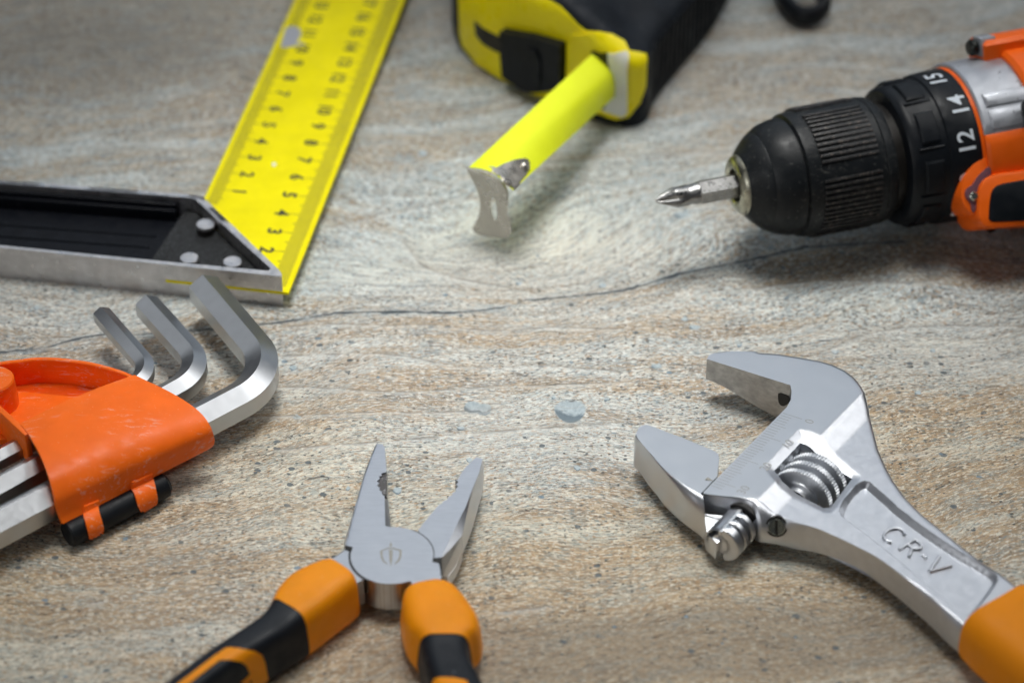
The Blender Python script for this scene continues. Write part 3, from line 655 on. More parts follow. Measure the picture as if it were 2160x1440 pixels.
    Carc = [(.24 * math.cos(math.radians(a)) + .02, .31 * math.sin(math.radians(a))) for a in range(48, 320, 26)]
    obj('raised_letter', stroke(Carc, -.80), M['cast'], bo, 60)
    obj('raised_letter', join(stroke([(-.17, -.31), (-.17, .31)], -.14), stroke([(-.17, .30), (.06, .29), (.17, .16), (.06, .02), (-.15, .01)], -.14), stroke([(.02, .01), (.20, -.31)], -.14)), M['cast'], bo, 60)
    obj('raised_letter', stroke([(-.07, 0), (.07, 0)], .32), M['cast'], bo, 60)
    obj('raised_letter', join(stroke([(-.22, .31), (0, -.31)], .80), stroke([(.22, .31), (0, -.31)], .80)), M['cast'], bo, 60)
    # etched scale along the slide
    e0 = P(1660, 858, T + .004); e1 = P(1485, 1036, T + .004); ed = (e1 - e0).normalized(); ti = (P(1680, 816, T) - P(1500, 760, T)).normalized()
    V, F = [], []
    for k in range(33):
        p = e0 + ed * (.30 + k * .118); ln = .62 if k % 10 == 0 else (.46 if k % 5 == 0 else .36)
        a0 = p + ti * .04; a1 = p + ti * ln; n = len(V); V += [a0 - ed * .009, a1 - ed * .009, a1 + ed * .009, a0 + ed * .009]; F.append((n, n + 1, n + 2, n + 3))
    obj('scale_marks', (V, F), M['laser'], bo, None, kind='stuff')
    for k, s in ((0, '0'), (10, '10'), (20, '20'), (30, '30')):
        p = e0 + ed * (.30 + k * .118) + ti * .86
        obj('scale_number', textmap(s, .36, lambda X, Y, D, p=p: p - ed * X - ti * Y), M['laser'], bo, None)
    # amber sleeve on the handle
    g0 = P(2095, 1318, 1.0); gd = (P(2073, 1180, HR) - P(1947, 1080, HR)).normalized(); gs = Vector((-gd.y, gd.x, 0)); rings = []
    for t, k in ((-.10, .90), (-.08, .97), (0.0, 1.0), (.5, 1.06), (1.5, 1.1), (3, 1.05), (6, 1.1), (9, 1.0), (9.4, .8)):
        rings.append([g0 + gd * (t - .10 * (abs(math.cos(an)) - .5)) + gs * .12 + gs * (1.24 * k * math.copysign(abs(math.cos(an)) ** .55, math.cos(an))) + Z * (.98 * min(k, 1.0) * math.copysign(abs(math.sin(an)) ** .7, math.sin(an))) for an in [2 * math.pi * i / 48 for i in range(48)]])
    obj('grip_sleeve', ringsurf(rings), M['amber2'], th, 40)
build_wrench()

# ------------------------------------------------------------------ pliers
def build_pliers():
    T = 1.25
    th = thing('combination_pliers', 'open combination pliers with orange and black handles, shield emblem on the joint', 'pliers', P(830, 1220, 0))
    cx = P(827, 1170, T); R = 1.105
    def arc(a0, a1, n=24, r=R): return [(cx.x + r * math.cos(math.radians(a0 + (a1 - a0) * i / n)), cx.y + r * math.sin(math.radians(a0 + (a1 - a0) * i / n))) for i in range(n + 1)]
    # front half: left jaw + disc + tang to the right handle
    edge = [(807, 936)]
    for k in range(9): y = 942 + k * 6.2; edge += [(810.5 + k * .5, y), (812.5 + k * .5, y + 3)]
    cav = [(815, 995), (804, 998), (806, 1003), (799, 1004), (802, 1009), (794.5, 1014), (800, 1018), (795, 1024), (801, 1027), (800, 1033), (805, 1036), (806, 1042), (811, 1046)]
    left = PL([(728, 1148), (740, 1100), (755, 1045), (768, 1000), (782, 962), (792, 938), (794, 935.5)] + edge + cav + [(811.5, 1050), (812, 1080), (812.5, 1109), (822, 1110.5)], T)
    a_end = math.degrees(math.atan2(P(912, 1180, T).y - cx.y, P(912, 1180, T).x - cx.x)); a_l = 180
    a_top = math.degrees(math.atan2(P(823, 1110, T).y - cx.y, P(823, 1110, T).x - cx.x))
    tang = PL([(914, 1181), (926, 1188), (931, 1215), (925, 1260), (885, 1265), (866, 1224)], T)
    a_b = math.degrees(math.atan2(P(858, 1226, T).y - cx.y, P(858, 1226, T).x - cx.x)); a_n = math.degrees(math.atan2(P(740, 1160, T).y - cx.y, P(740, 1160, T).x - cx.x))
    out = left + arc(a_top, a_end, 30) + tang + arc(a_b, a_n - 360 if a_n > 0 else a_n, 40) + PL([(744, 1154)], T)
    eL = PL([(728, 1148), (740, 1100), (755, 1045), (768, 1000), (782, 962), (792, 938)], T); cut = PL([(811, 1048), (823, 1110)], T)
    def hf(p):
        h = np.full(len(p), T); d = dpoly(p, eL); h -= .012 * (1 - sst(d, 0, .05))
        return h
    def zb(p): 
        d = p[:, 1] - cx.y; return .30 + .12 * sst(d, 1, 5)
    fr = relief(out, hf, zb, .09)
    fo = obj('front_half', fr, M['plier_steel'], th, 25)
    # thick chamfered back of the left jaw
    top = [P(*q, T - .03) for q in [(729, 1147), (740, 1101), (755, 1046), (768, 1001), (782, 963), (792, 939)]]
    lowp = [P(*q, .55) for q in [(724, 1178), (726, 1140), (744, 1083), (760, 1032), (777, 988), (790, 962)]]
    ins = [Vector((cx.x - .2, v.y, .5)) for v in top]
    obj('jaw_back', ringsurf([top, lowp, [v * .55 + w * .45 - Z * .1 for v, w in zip(lowp, ins)]], False, False), M['plier_steel'], fo, 30)
    # cutting bevel and dark toothed pipe grip
    obj('cutting_edge', extr([P(811, 1050, T - .01), P(819, 1054, T - .12), P(824, 1110, T - .12), P(812, 1110, T - .01)], (-.05, 0, -.25)), M['chrome'], fo)
    obj('pipe_grip', extr([P(816, 992, T - .05), P(803, 996, T - .05), P(794, 1013, T - .05), P(796, 1026, T - .05), P(803, 1040, T - .05), P(815, 1047, T - .05)], (0, 0, -.55)), M['grip_dark'], fo, None)
    # joint wall
    obj('joint_barrel', lathe([(.28, R - .03), (.30, R), (T - .02, R), (T - .02, R - .2)], Vector((cx.x, cx.y, 0)), Z, Vector((1, 0, 0)), Vector((0, 1, 0)), 72), M['dull_steel'], th)
    # rear half: right jaw with two facets, tang to the left handle
    inner = [(1005, 963), (993, 974), (983, 984), (974, 996), (967, 1009)]
    teeth = [(962, 1012), (967, 1016), (962, 1021), (966, 1025), (961.5, 1030), (961, 1037), (955, 1038), (953.5, 1044), (947, 1046), (943, 1053), (934, 1057), (931, 1062), (925, 1064)]
    topr = inner + teeth + [(905, 1088), (882, 1117)]
    E = [(1018, 968), (1010, 998), (998, 1027), (983, 1067), (960, 1113), (938, 1160), (931, 1174)]
    arcp = arc(math.degrees(math.atan2(P(882, 1117, T).y - cx.y, P(882, 1117, T).x - cx.x)), a_end, 14, R + .025)[1:]
    tp = [P(*q, T) for q in topr] + [Vector((x, y, T)) for x, y in arcp] + [P(*q, T) for q in E[::-1]]
    solid = extr(tp, (0, 0, -.75))
    Mid = [(1018, 968.5, T), (1010, 998.5, T), (998, 1029, T - .01), (991, 1056, 1.20), (984, 1088, 1.16), (974, 1130, 1.12), (952, 1155, 1.18), (932, 1175, T - .01)]
    En = [(1018, 968), (1010, 998), (998, 1027), (990, 1048), (976, 1082), (958, 1117), (943, 1150), (931, 1174)]
    Sil = [(1020, 972, 1.0), (1019, 1000, .8), (1016, 1025, .7), (1008, 1056, .65), (996, 1102, .6), (984, 1137, .55), (977, 1157, .5), (972, 1168, .5)]
    fac1 = ringsurf([[P(*q, T) for q in En], [P(a, b, z) for a, b, z in Mid]], False, False)
    fac2 = ringsurf([[P(a, b, z) for a, b, z in Mid], [P(a, b, z) for a, b, z in Sil], [P(a, b, z) - Z * (z - .35) for a, b, z in Sil]], False, False)
    low = ([P(932, 1175, T - .012), P(974, 1130, 1.12), P(977, 1156, .75), P(961, 1193, .75), P(944, 1216, .75), P(933, 1216, 1.15)], [(0, 1, 2, 3, 4, 5)])
    low2 = extr([P(972, 1136, .9), P(976, 1157, .72), P(961, 1194, .72), P(944, 1217, .72), P(928, 1217, .72), P(920, 1185, .9)], (0, 0, -.4))
    ro = obj('rear_half', join(solid, fac1, fac2, low, low2), M['plier_steel'], th, 12)
    tg = relief(PL([(727, 1158), (737, 1162)], T - .02) + arc(a_n + 4 if a_n < 0 else a_n + 4, 232, 14, R + .05) + PL([(757, 1226), (720, 1262), (672, 1215), (700, 1178)], T - .02), lambda p: np.full(len(p), T - .02), .35, .15)
    obj('rear_tang', tg, M['plier_steel'], ro, 30)
    obj('pipe_grip', extr([P(960.5, 1011, T - .06), P(967, 1009, T - .06), P(966, 1037, T - .06), P(960.5, 1036, T - .06)], (0, 0, -.3)), M['dark_hole'], ro, None)
    # dark gaps of the joint
    for q in ([(727, 1149), (744, 1153), (742, 1161), (727, 1157)], [(913, 1176.5), (930, 1175), (931, 1190), (932.5, 1213), (929.5, 1212), (927, 1187), (912, 1184)]):
        obj('joint_gap', extr([P(a, b, T + .004) for a, b in q], (0, 0, -.35)), M['dark_hole'], th, None)
    gap = [(x, y) for x, y in arc(a_n + 2, 236, 26, R + .002)] ; gap2 = [(x, y) for x, y in arc(236, a_n + 2, 26, R + .055)]
    obj('joint_gap', extr([Vector((x, y, T + .002)) for x, y in gap + gap2], (0, 0, -.5)), M['dark_hole'], th, None)
    g3 = arc(64, a_end + 2, 20, R - .004) + arc(a_end + 2, 64, 20, R + .018)
    obj('joint_gap', extr([Vector((x, y, T + .002)) for x, y in g3], (0, 0, -.2)), M['dark_hole'], th, None)
    # emblem: shield with a dagger
    tr = bvh(fr)
    em = thing_part = None
    def z8(l): return [(700 + a / 6, 1080 + b / 6) for a, b in l]
    sh = []
    sh.append(z8([(722, 475), (770, 475), (765, 600), (746, 685), (728, 600)]))
    sh.append(z8([(746, 370), (765, 430), (755, 425), (746, 428), (737, 425), (727, 430)]))
    sh.append(z8([(610, 490), (700, 452), (746, 442), (792, 452), (885, 478), (880, 492), (790, 466), (746, 456), (700, 466), (626, 492)]))
    sh.append(z8([(610, 490), (640, 484), (642, 560), (665, 615), (705, 650), (705, 662), (650, 625), (620, 570)]))
    sh.append(z8([(885, 478), (855, 484), (852, 560), (830, 612), (792, 648), (792, 660), (848, 624), (878, 565)]))
    obj('emblem', join(*[drape(s, tr, .006, 2.5, .004) for s in sh]), M['etch'], fo, None, label='etched shield and dagger emblem')
    # handles
    def grip(st, z0, z1, n0, n1, flare=0.0, e=4.2, seg=48, thick=1.0, capz=None):
        rings = []
        Ls = catmull([P(*a, 1.45) for a, b, _ in st], 6); Rs = catmull([P(*b, 1.45) for a, b, _ in st], 6); ks = catmull([Vector((k, 0, 0)) for _, _, k in st], 6)
        for i in range(len(Ls)):
            a, b, k = Ls[i], Rs[i], ks[i].x; c = (a + b) / 2; s = (b - a); hw = s.length / 2 * thick; s = s.normalized(); zc = (z0 + z1) / 2; hz = (z1 - z0) / 2 * k * thick
            ring = []
            for j in range(seg):
                an = 2 * math.pi * j / seg; ca, sa = math.cos(an), math.sin(an); X = math.copysign(abs(ca) ** (2 / e), ca); Y = math.copysign(abs(sa) ** (2 / e), sa)
                ring.append(Vector((c.x, c.y, zc)) + s * X * (hw + flare * (1 - Y) / 2) + Z * Y * hz)
            rings.append(ring)
        return rings
    stL = [((700, 1180), (742, 1210), .80), ((684, 1180), (752, 1222), .95), ((655, 1190), (742, 1236), 1.0), ((612, 1211), (706, 1264), 1.0), ((584, 1241), (672, 1290), 1.0), ((572, 1266), (645, 1309), 1.0), ((548, 1298), (612, 1332), .96), ((487, 1340), (553, 1368), .95), ((428, 1380), (492, 1406), .97), ((353, 1438), (420, 1462), 1.0), ((280, 1496), (345, 1522), 1.0)]
    rg = grip(stL, .05, 1.68, 0, 0, .12); nb = 5 * 6
    gp = obj('orange_collar', ringsurf(rg[:nb + 1]), M['amber'], th, 40)
    k2 = grip(stL, .05, 1.68, 0, 0, .12, thick=.985); bl = ringsurf(k2[nb:]); gb = obj('black_grip', bl, M['softblack'], th, 40)
    trb = bvh(bl)
    def z4(l): return [(340 + a / 6, 1200 + b / 6) for a, b in l]
    obj('orange_inlay', drape(z4([(60, 1560), (220, 1440), (700, 1075), (820, 995), (880, 985), (1180, 1030), (1270, 1080), (1310, 1170), (1360, 1440), (1375, 1560), (1180, 1560), (1150, 1440), (1120, 1310), (1080, 1220), (1010, 1170), (860, 1145), (740, 1150), (360, 1440), (200, 1560)]), trb, .02, 4, .05), M['amber'], gb, 40)
    stR = [((862, 1234), (936, 1220), .80), ((853, 1244), (960, 1234), .96), ((851, 1264), (984, 1260), 1.0), ((856, 1296), (1007, 1297), 1.0), ((867, 1324), (1006, 1326), 1.0), ((886, 1347), (988, 1347), .98), ((893, 1378), (990, 1376), .95), ((905, 1420), (1009, 1416), .95), ((925, 1480), (1038, 1478), 1.0), ((950, 1560), (1070, 1556), 1.0)]
    rg = grip(stR, .05, 1.68, 0, 0, .16); nb = 5 * 6
    obj('orange_collar', ringsurf(rg[:nb + 1]), M['amber'], th, 40)
    k2 = grip(stR, .05, 1.68, 0, 0, .16, thick=.97); bl = ringsurf(k2[nb - 3:]); gb = obj('black_grip', bl, M['softblack'], th, 40)
    trb = bvh(bl)
    obj('orange_inlay', drape([(905, 1475), (912, 1440), (917, 1431), (930, 1427), (960, 1429), (984, 1434), (990, 1445), (1000, 1475), (975, 1475), (970, 1452), (935, 1447), (925, 1475)], trb, .02, 4, .05), M['amber'], gb, 40)
build_pliers()

# ------------------------------------------------------------------ hex keys and their holder
def hexring(r): return [(r * math.sin(math.radians(60 * k)), r * math.cos(math.radians(60 * k))) for k in range(6)]
def hex_key(label, tip, corner, tail, r, bend):
    a = (tip - corner); b = (tail - corner); la, lb = a.length, b.length; a.normalize(); b.normalize()
    Nn = Vector((0, 0, 1))
    path = [tip]
    p0 = corner + a * bend; p1 = corner + b * bend
    for i in range(17):
        t = i / 16; w_ = .72
        q = (p0 * (1 - t) ** 2 + corner * 2 * w_ * t * (1 - t) + p1 * t * t) / ((1 - t) ** 2 + 2 * w_ * t * (1 - t) + t * t); path.append(q)
    path.append(tail)
    path[0:1] = [tip, tip - a * .05, tip - a * .09]
    sc = [.80, .94, 1.0] + [1.0] * (len(path) - 3)
    o = obj('hex_key', sweep(path, hexring(r), Nn, True, sc), M['hex_steel'], None, 25, base=Vector((corner.x, corner.y, 0)), label=label, cat='hex key', group='hex keys in the orange holder')
    return o
def build_hex():
    hex_key('largest hex key, nearest the front of the orange holder', P(427, 606, 1.12), P(590, 800, 1.02), P(-120, 1174, 1.0), .55, 1.5)
    hex_key('middle-sized hex key between the largest and smallest in the orange holder', P(307, 642, 1.15), P(438, 788, 1.1), P(-120, 1100, 1.1), .42, 1.1)
    hex_key('smallest hex key, farthest back in the orange holder', P(212, 661, 1.2), P(326, 792, 1.15), P(-120, 1030, 1.15), .31, .8)
    th = thing('hex_key_holder', 'scuffed orange plastic hex key holder with a black hinge bar at left edge', 'tool holder', P(200, 1000, 0))
    C1 = [(284, 790, 1.98), (310, 803, 2.02), (350, 822, 2.05), (392, 846, 2.03), (425, 872, 1.93), (443, 897, 1.74), (450, 915, 1.5), (453, 928, 1.2), (450, 940, .95), (440, 948, .8)]
    C0 = [(42, 893, 1.98), (58, 912, 2.02), (74, 938, 2.05), (90, 970, 2.03), (102, 1003, 1.93), (110, 1030, 1.74), (117, 1054, 1.5), (122, 1075, 1.2), (128, 1092, .95), (134, 1104, .8)]
    a = catmull([P(*q) for q in C0], 4); b = catmull([P(*q) for q in C1], 4); n = 26; rings = []
    for i in range(n + 1):
        t = i / n; rings.append([x * (1 - t) + y * t + Z * (.10 * math.sin(math.pi * t)) * (1 - k / len(a)) for k, (x, y) in enumerate(zip(a, b))])
    V, F = ringsurf(rings, False, False)
    # thickness: inner shell and rims
    rings2 = []
    for i, r in enumerate(rings):
        rr = []
        for k, p in enumerate(r):
            t1 = (r[min(k + 1, len(r) - 1)] - r[max(k - 1, 0)]); t2 = (rings[min(i + 1, n)][k] - rings[max(i - 1, 0)][k]); nn = t1.cross(t2).normalized()
            q1, q2 = rings[1][2] - rings[1][0], rings[2][1] - rings[0][1]
            if q1.cross(q2).z < 0: nn = -nn
            rr.append(p - nn * .17)
        rings2.append(rr)
    m = len(rings[0]); V2 = [p for r in rings2 for p in r]; N1 = len(V); FF = list(F) + [tuple(i + N1 for i in f) for f in F]
    def bl(i, k): return i * m + k
    for i in range(n): FF += [(bl(i, 0), bl(i + 1, 0), bl(i + 1, 0) + N1, bl(i, 0) + N1), (bl(i, m - 1), bl(i + 1, m - 1), bl(i + 1, m - 1) + N1, bl(i, m - 1) + N1)]
    for k in range(m - 1): FF += [(bl(0, k), bl(0, k + 1), bl(0, k + 1) + N1, bl(0, k) + N1), (bl(n, k), bl(n, k + 1), bl(n, k + 1) + N1, bl(n, k) + N1)]
    sv = (V + V2, FF); sl = obj('clamp_sleeve', sv, M['orange'], th, 40)
    # floor plate under the keys
    obj('base_plate', prism([P2(70, 985, .3), P2(290, 880, .3), P2(380, 890, .3), P2(430, 920, .3), P2(432, 950, .3), P2(300, 1018, .3), P2(135, 1100, .3)], .28, .42, .03), M['orange'], th)
    # recessed tray with rim
    rim = [(292, 796), (262, 782), (230, 772), (195, 763), (150, 756), (105, 752.5), (70, 753), (40, 757), (0, 762), (-60, 780)]
    ro = catmull([P(u, v, 1.98) for u, v in rim], 4); inn = []
    for i, p in enumerate(ro):
        t_ = (ro[min(i + 1, len(ro) - 1)] - ro[max(i - 1, 0)]).normalized(); nn = Vector((-t_.y, t_.x, 0)); 
        if nn.y > 0: nn = -nn
        inn.append(p + nn * .13)
    sec = []
    for p, q in zip(ro, inn): sec.append([Vector((p.x, p.y, .25)), Vector((p.x, p.y, 1.95)), Vector((p.x, p.y, 1.98)) * .8 + Vector((q.x, q.y, 1.98)) * .2, Vector((q.x, q.y, 1.98)) * .8 + Vector((p.x, p.y, 1.98)) * .2, Vector((q.x, q.y, 1.95)), Vector((q.x, q.y, .25))])
    obj('tray_rim', ringsurf(sec), M['orange'], th, 40)
    fl = [(p.x, p.y) for p in inn] + [P2(-60, 940, 1.1), P2(20, 925, 1.1), P2(60, 905, 1.1), P2(290, 812, 1.1)]
    obj('tray_floor', prism(fl, .95, 1.12, 0), M['orange'], th, None)
    rw0, rw1 = P(45, 895, 1.95), P(288, 794, 1.95); dd = (rw1 - rw0).normalized(); ns = Vector((-dd.y, dd.x, 0))
    pr = [(0, 1.97), (.12, 1.90), (.30, 1.60), (.36, 1.10)]
    obj('tray_wall', ringsurf([[Vector((q.x, q.y, 0)) + ns * a_ + Z * z_ for a_, z_ in pr + [(0, 1.1)]] for q in (rw0 - dd * .05, rw1)]), M['orange'], th, 30)
    # diagonal rib at far left
    ra, rb = P(-25, 838, 1.98), P(58, 915, 1.98); d2 = (rb - ra).normalized(); n2 = Vector((-d2.y, d2.x, 0))
    obj('tray_rib', boxo((ra + rb) / 2 - Z * .5, d2, n2, Z, (rb - ra).length / 2, .09, .5, .04, 2), M['orange'], th)
    pc = P(-14, 798, 2.05)
    obj('pivot_post', lathe([(-1.7, .66), (-.05, .58), (0, .54)], pc, Z, Vector((1, 0, 0)), Vector((0, 1, 0)), 48), M['orange'], th)
    # black hinge bar with the two orange clips
    h0 = P(142, 1128, .42); h1 = P(352, 1018, .42); hd = (h1 - h0).normalized(); hn = Vector((-hd.y, hd.x, 0)); 
    if hn.y > 0: hn = -hn
    L = (h1 - h0).length
    hb = lathe([(0, .33), (.04, .37), (L - .12, .37), (L, .26)], h0, hd, hn, Z, 40)
    obj('hinge_bar', hb, M['black'], th)
    trb = bvh(join(hb, sv))
    def z2(l): return [(a / 6, 960 + b / 6) for a, b in l]
    for q in ([(1055, 640), (1240, 560), (1255, 740), (1300, 900), (1292, 965), (1225, 1030), (1130, 1058), (1105, 950), (1055, 780)], [(1660, 330), (1920, 220), (1960, 400), (1982, 540), (1972, 600), (1780, 715), (1740, 640), (1700, 500), (1655, 420)]):
        obj('hinge_clip', drape(z2(q), trb, .07, 4, .12), M['orange'], th, 50)
build_hex()

# ------------------------------------------------------------------ try square
def build_square():
    T = 1.15; zb = .52
    th = thing('try_square', 'try square with black riveted stock and yellow centimetre blade', 'try square', P(400, 560, 0))
    out = PL([(594, 583), (594, 577), (588, 569), (428, 415), (410, 410.5), (0, 380), (-200, 366), (-200, 503), (0, 522)], T)
    hole = PL([(566, 571), (571, 566), (413, 421), (402, 417), (0, 386), (-180, 373), (-180, 499), (0, 517), (345, 551)], T)
    hole = [hole[0], hole[1]] + hole[2:]
    fr = relief(out, lambda p: np.full(len(p), T), 0.0, .3, [hole], rings=())
    fo = obj('stock_frame', fr, M['stock'], th, 20)
    floor = PL([(566, 571), (571, 566), (413, 421), (402, 417), (0, 386), (-180, 373), (-180, 499), (0, 517), (345, 551)], T)
    obj('recess_floor', prism(floor, .02, .42), M['stockblack'], th, None)
    # inner step along the rear wall and plateau by the blade
    a, b = P(-180, 396, .42), P(365, 440, .42); 
    d = (P(402, 417, T) - P(0, 386, T)).normalized(); n = Vector((d.y, -d.x, 0)); rear0 = P(-180, 373, T); rear1 = P(372, 415, T)
    for (w0, w1, h) in ((0, .16, .95), (.16, .30, .80)):
        q = [rear0 + n * w0, rear1 + n * w0, rear1 + n * w1, rear0 + n * w1]; obj('recess_step', prism([(p.x, p.y) for p in q], .42, h, .02), M['stockblack'], fo)
    plat = [P2(566, 570, T), P2(570, 566, T), P2(411, 421, T), P2(386, 420, T), P2(300, 545, T)]
    c = sum((Vector(p) for p in plat), Vector((0, 0))) / 5; plat = [tuple(Vector(p) + (c - Vector(p)) * -.002) for p in plat]
    obj('blade_seat', prism(plat, .42, .66, 0), M['hatch'], th)
    for (u0, v0, u1, v1) in ((-150, 462, 330, 499), (-150, 487, 318, 522)):
        p, q = P(u0, v0, .42), P(u1, v1, .42); dd = (q - p).normalized(); obj('recess_rib', boxo((p + q) / 2 + Z * .01, dd, Vector((-dd.y, dd.x, 0)), Z, (q - p).length / 2, .035, .025, .01), M['stockblack'], fo)
    for u, v in ((433, 472), (399, 543), (490, 551)):
        p = P(u, v, .98); rv = lathe([(-.36, .27), (-.02, .285), (0, .265)], p, Z, Vector((1, 0, 0)), Vector((0, 1, 0)), 32)
        r_ = obj('rivet', lathe([(-.10, .285), (-.02, .285), (0, .265)], p, Z, Vector((1, 0, 0)), Vector((0, 1, 0)), 32), M['stock'], th)
        obj('rivet_shank', lathe([(-.40, .27), (-.10, .275)], p, Z, Vector((1, 0, 0)), Vector((0, 1, 0)), 32), M['dark_hole'], r_)
    # blade
    fa, fb = P(0, 522, T), P(594, 583, T); fdir = (fb - fa).normalized(); fout = Vector((fdir.y, -fdir.x, 0))
    def onfront(p, o=.015): return Vector((fa.x, fa.y, zb)) + fdir * (p - fa).dot(fdir) + fout * o
    c0 = onfront(P(611, 615, zb)); e = (P(855, 0, zb) - c0).normalized(); nl = Vector((-e.y, e.x, 0))
    Wd = ((P(509, 249, zb) - c0).dot(nl) + (P(600, 52, zb) - c0).dot(nl)) / 2
    Lb = 26.0
    fl = onfront(P(350, 592, zb))
    poly = [c0, c0 + e * Lb, c0 + e * Lb + nl * Wd, c0 + nl * Wd + e * ((P(429, 413, zb) - c0).dot(e) - .3), fl + Vector((.02, .6, 0)), fl]
    fd = (P(594, 606, zb) - fl).normalized(); fnn = Vector((fd.y, -fd.x, 0))
    bl = obj('steel_blade', extr([p - Z * .05 for p in poly], (0, 0, .10), .008, 1), M['yellow'], th, 30)
    def B(s, t, z=.055): return c0 + e * s + nl * t + Z * z
    k7 = ((P(722, 273, zb) - c0).dot(e)) / 9.0            # spacing check of the centimetre marks
    s0 = (P(692, 271, zb) - c0).dot(e); s2 = (P(590, 533, zb) - c0).dot(e); cmk = (s0 - s2) / 7.0; z0 = s2 - 2 * cmk
    V, F = [], []
    def tick(s, t0, t1, w_):
        nn = len(V); V.extend([B(s - w_, t0), B(s + w_, t0), B(s + w_, t1), B(s - w_, t1)]); F.append((nn, nn + 1, nn + 2, nn + 3))
    for k in range(3, 235):
        s = z0 + k * cmk / 10
        tick(s, .16, .62 if k % 5 else .72, .022)
        if k % 10 == 0: tick(s, .72, 1.05, .014)
    sl1 = (P(505, 407, zb) - c0).dot(e); sl9 = (P(628, 136, zb) - c0).dot(e); cml = (sl9 - sl1) / 8; zl = sl1 - cml
    for k in range(2, 200):
        s = zl + k * cml / 10; tick(s, Wd - .16, Wd - (.52 if k % 5 else .60), .02)
        if k % 10 == 0: tick(s, Wd - .60, Wd - .85, .014)
    obj('tick_marks', (V, F), M['tick'], bl, None, kind='stuff')
    tr = (P(577, 492, zb) - c0).dot(nl); tl = (P(537, 333, zb) - c0).dot(nl)
    for k in range(2, 21):
        s = z0 + k * cmk
        obj('scale_number', textmap(str(k), .62, lambda X, Y, D, s=s: B(s - X, tr - Y, .057), bold=.018), M['print'], bl, None)
    for k in range(1, 17):
        s = zl + k * cml
        obj('scale_number', textmap(str(k), .60, lambda X, Y, D, s=s: B(s - X, tl - Y, .057), bold=.018), M['print'], bl, None)
    for q in ([(600, 62), (612, 55), (630, 58), (637, 70), (630, 84), (625, 92), (645, 90), (640, 96), (620, 97), (596, 103), (592, 95), (598, 78)], [(574, 344), (580, 342), (584, 347), (578, 352), (573, 349)]):
        obj('paint_chip', extr([P(u, v, zb + .056) for u, v in smooth_poly(q, 2)], (0, 0, .002)), M['chip'] if len(q) > 6 else M['white'], bl, None)
build_square()

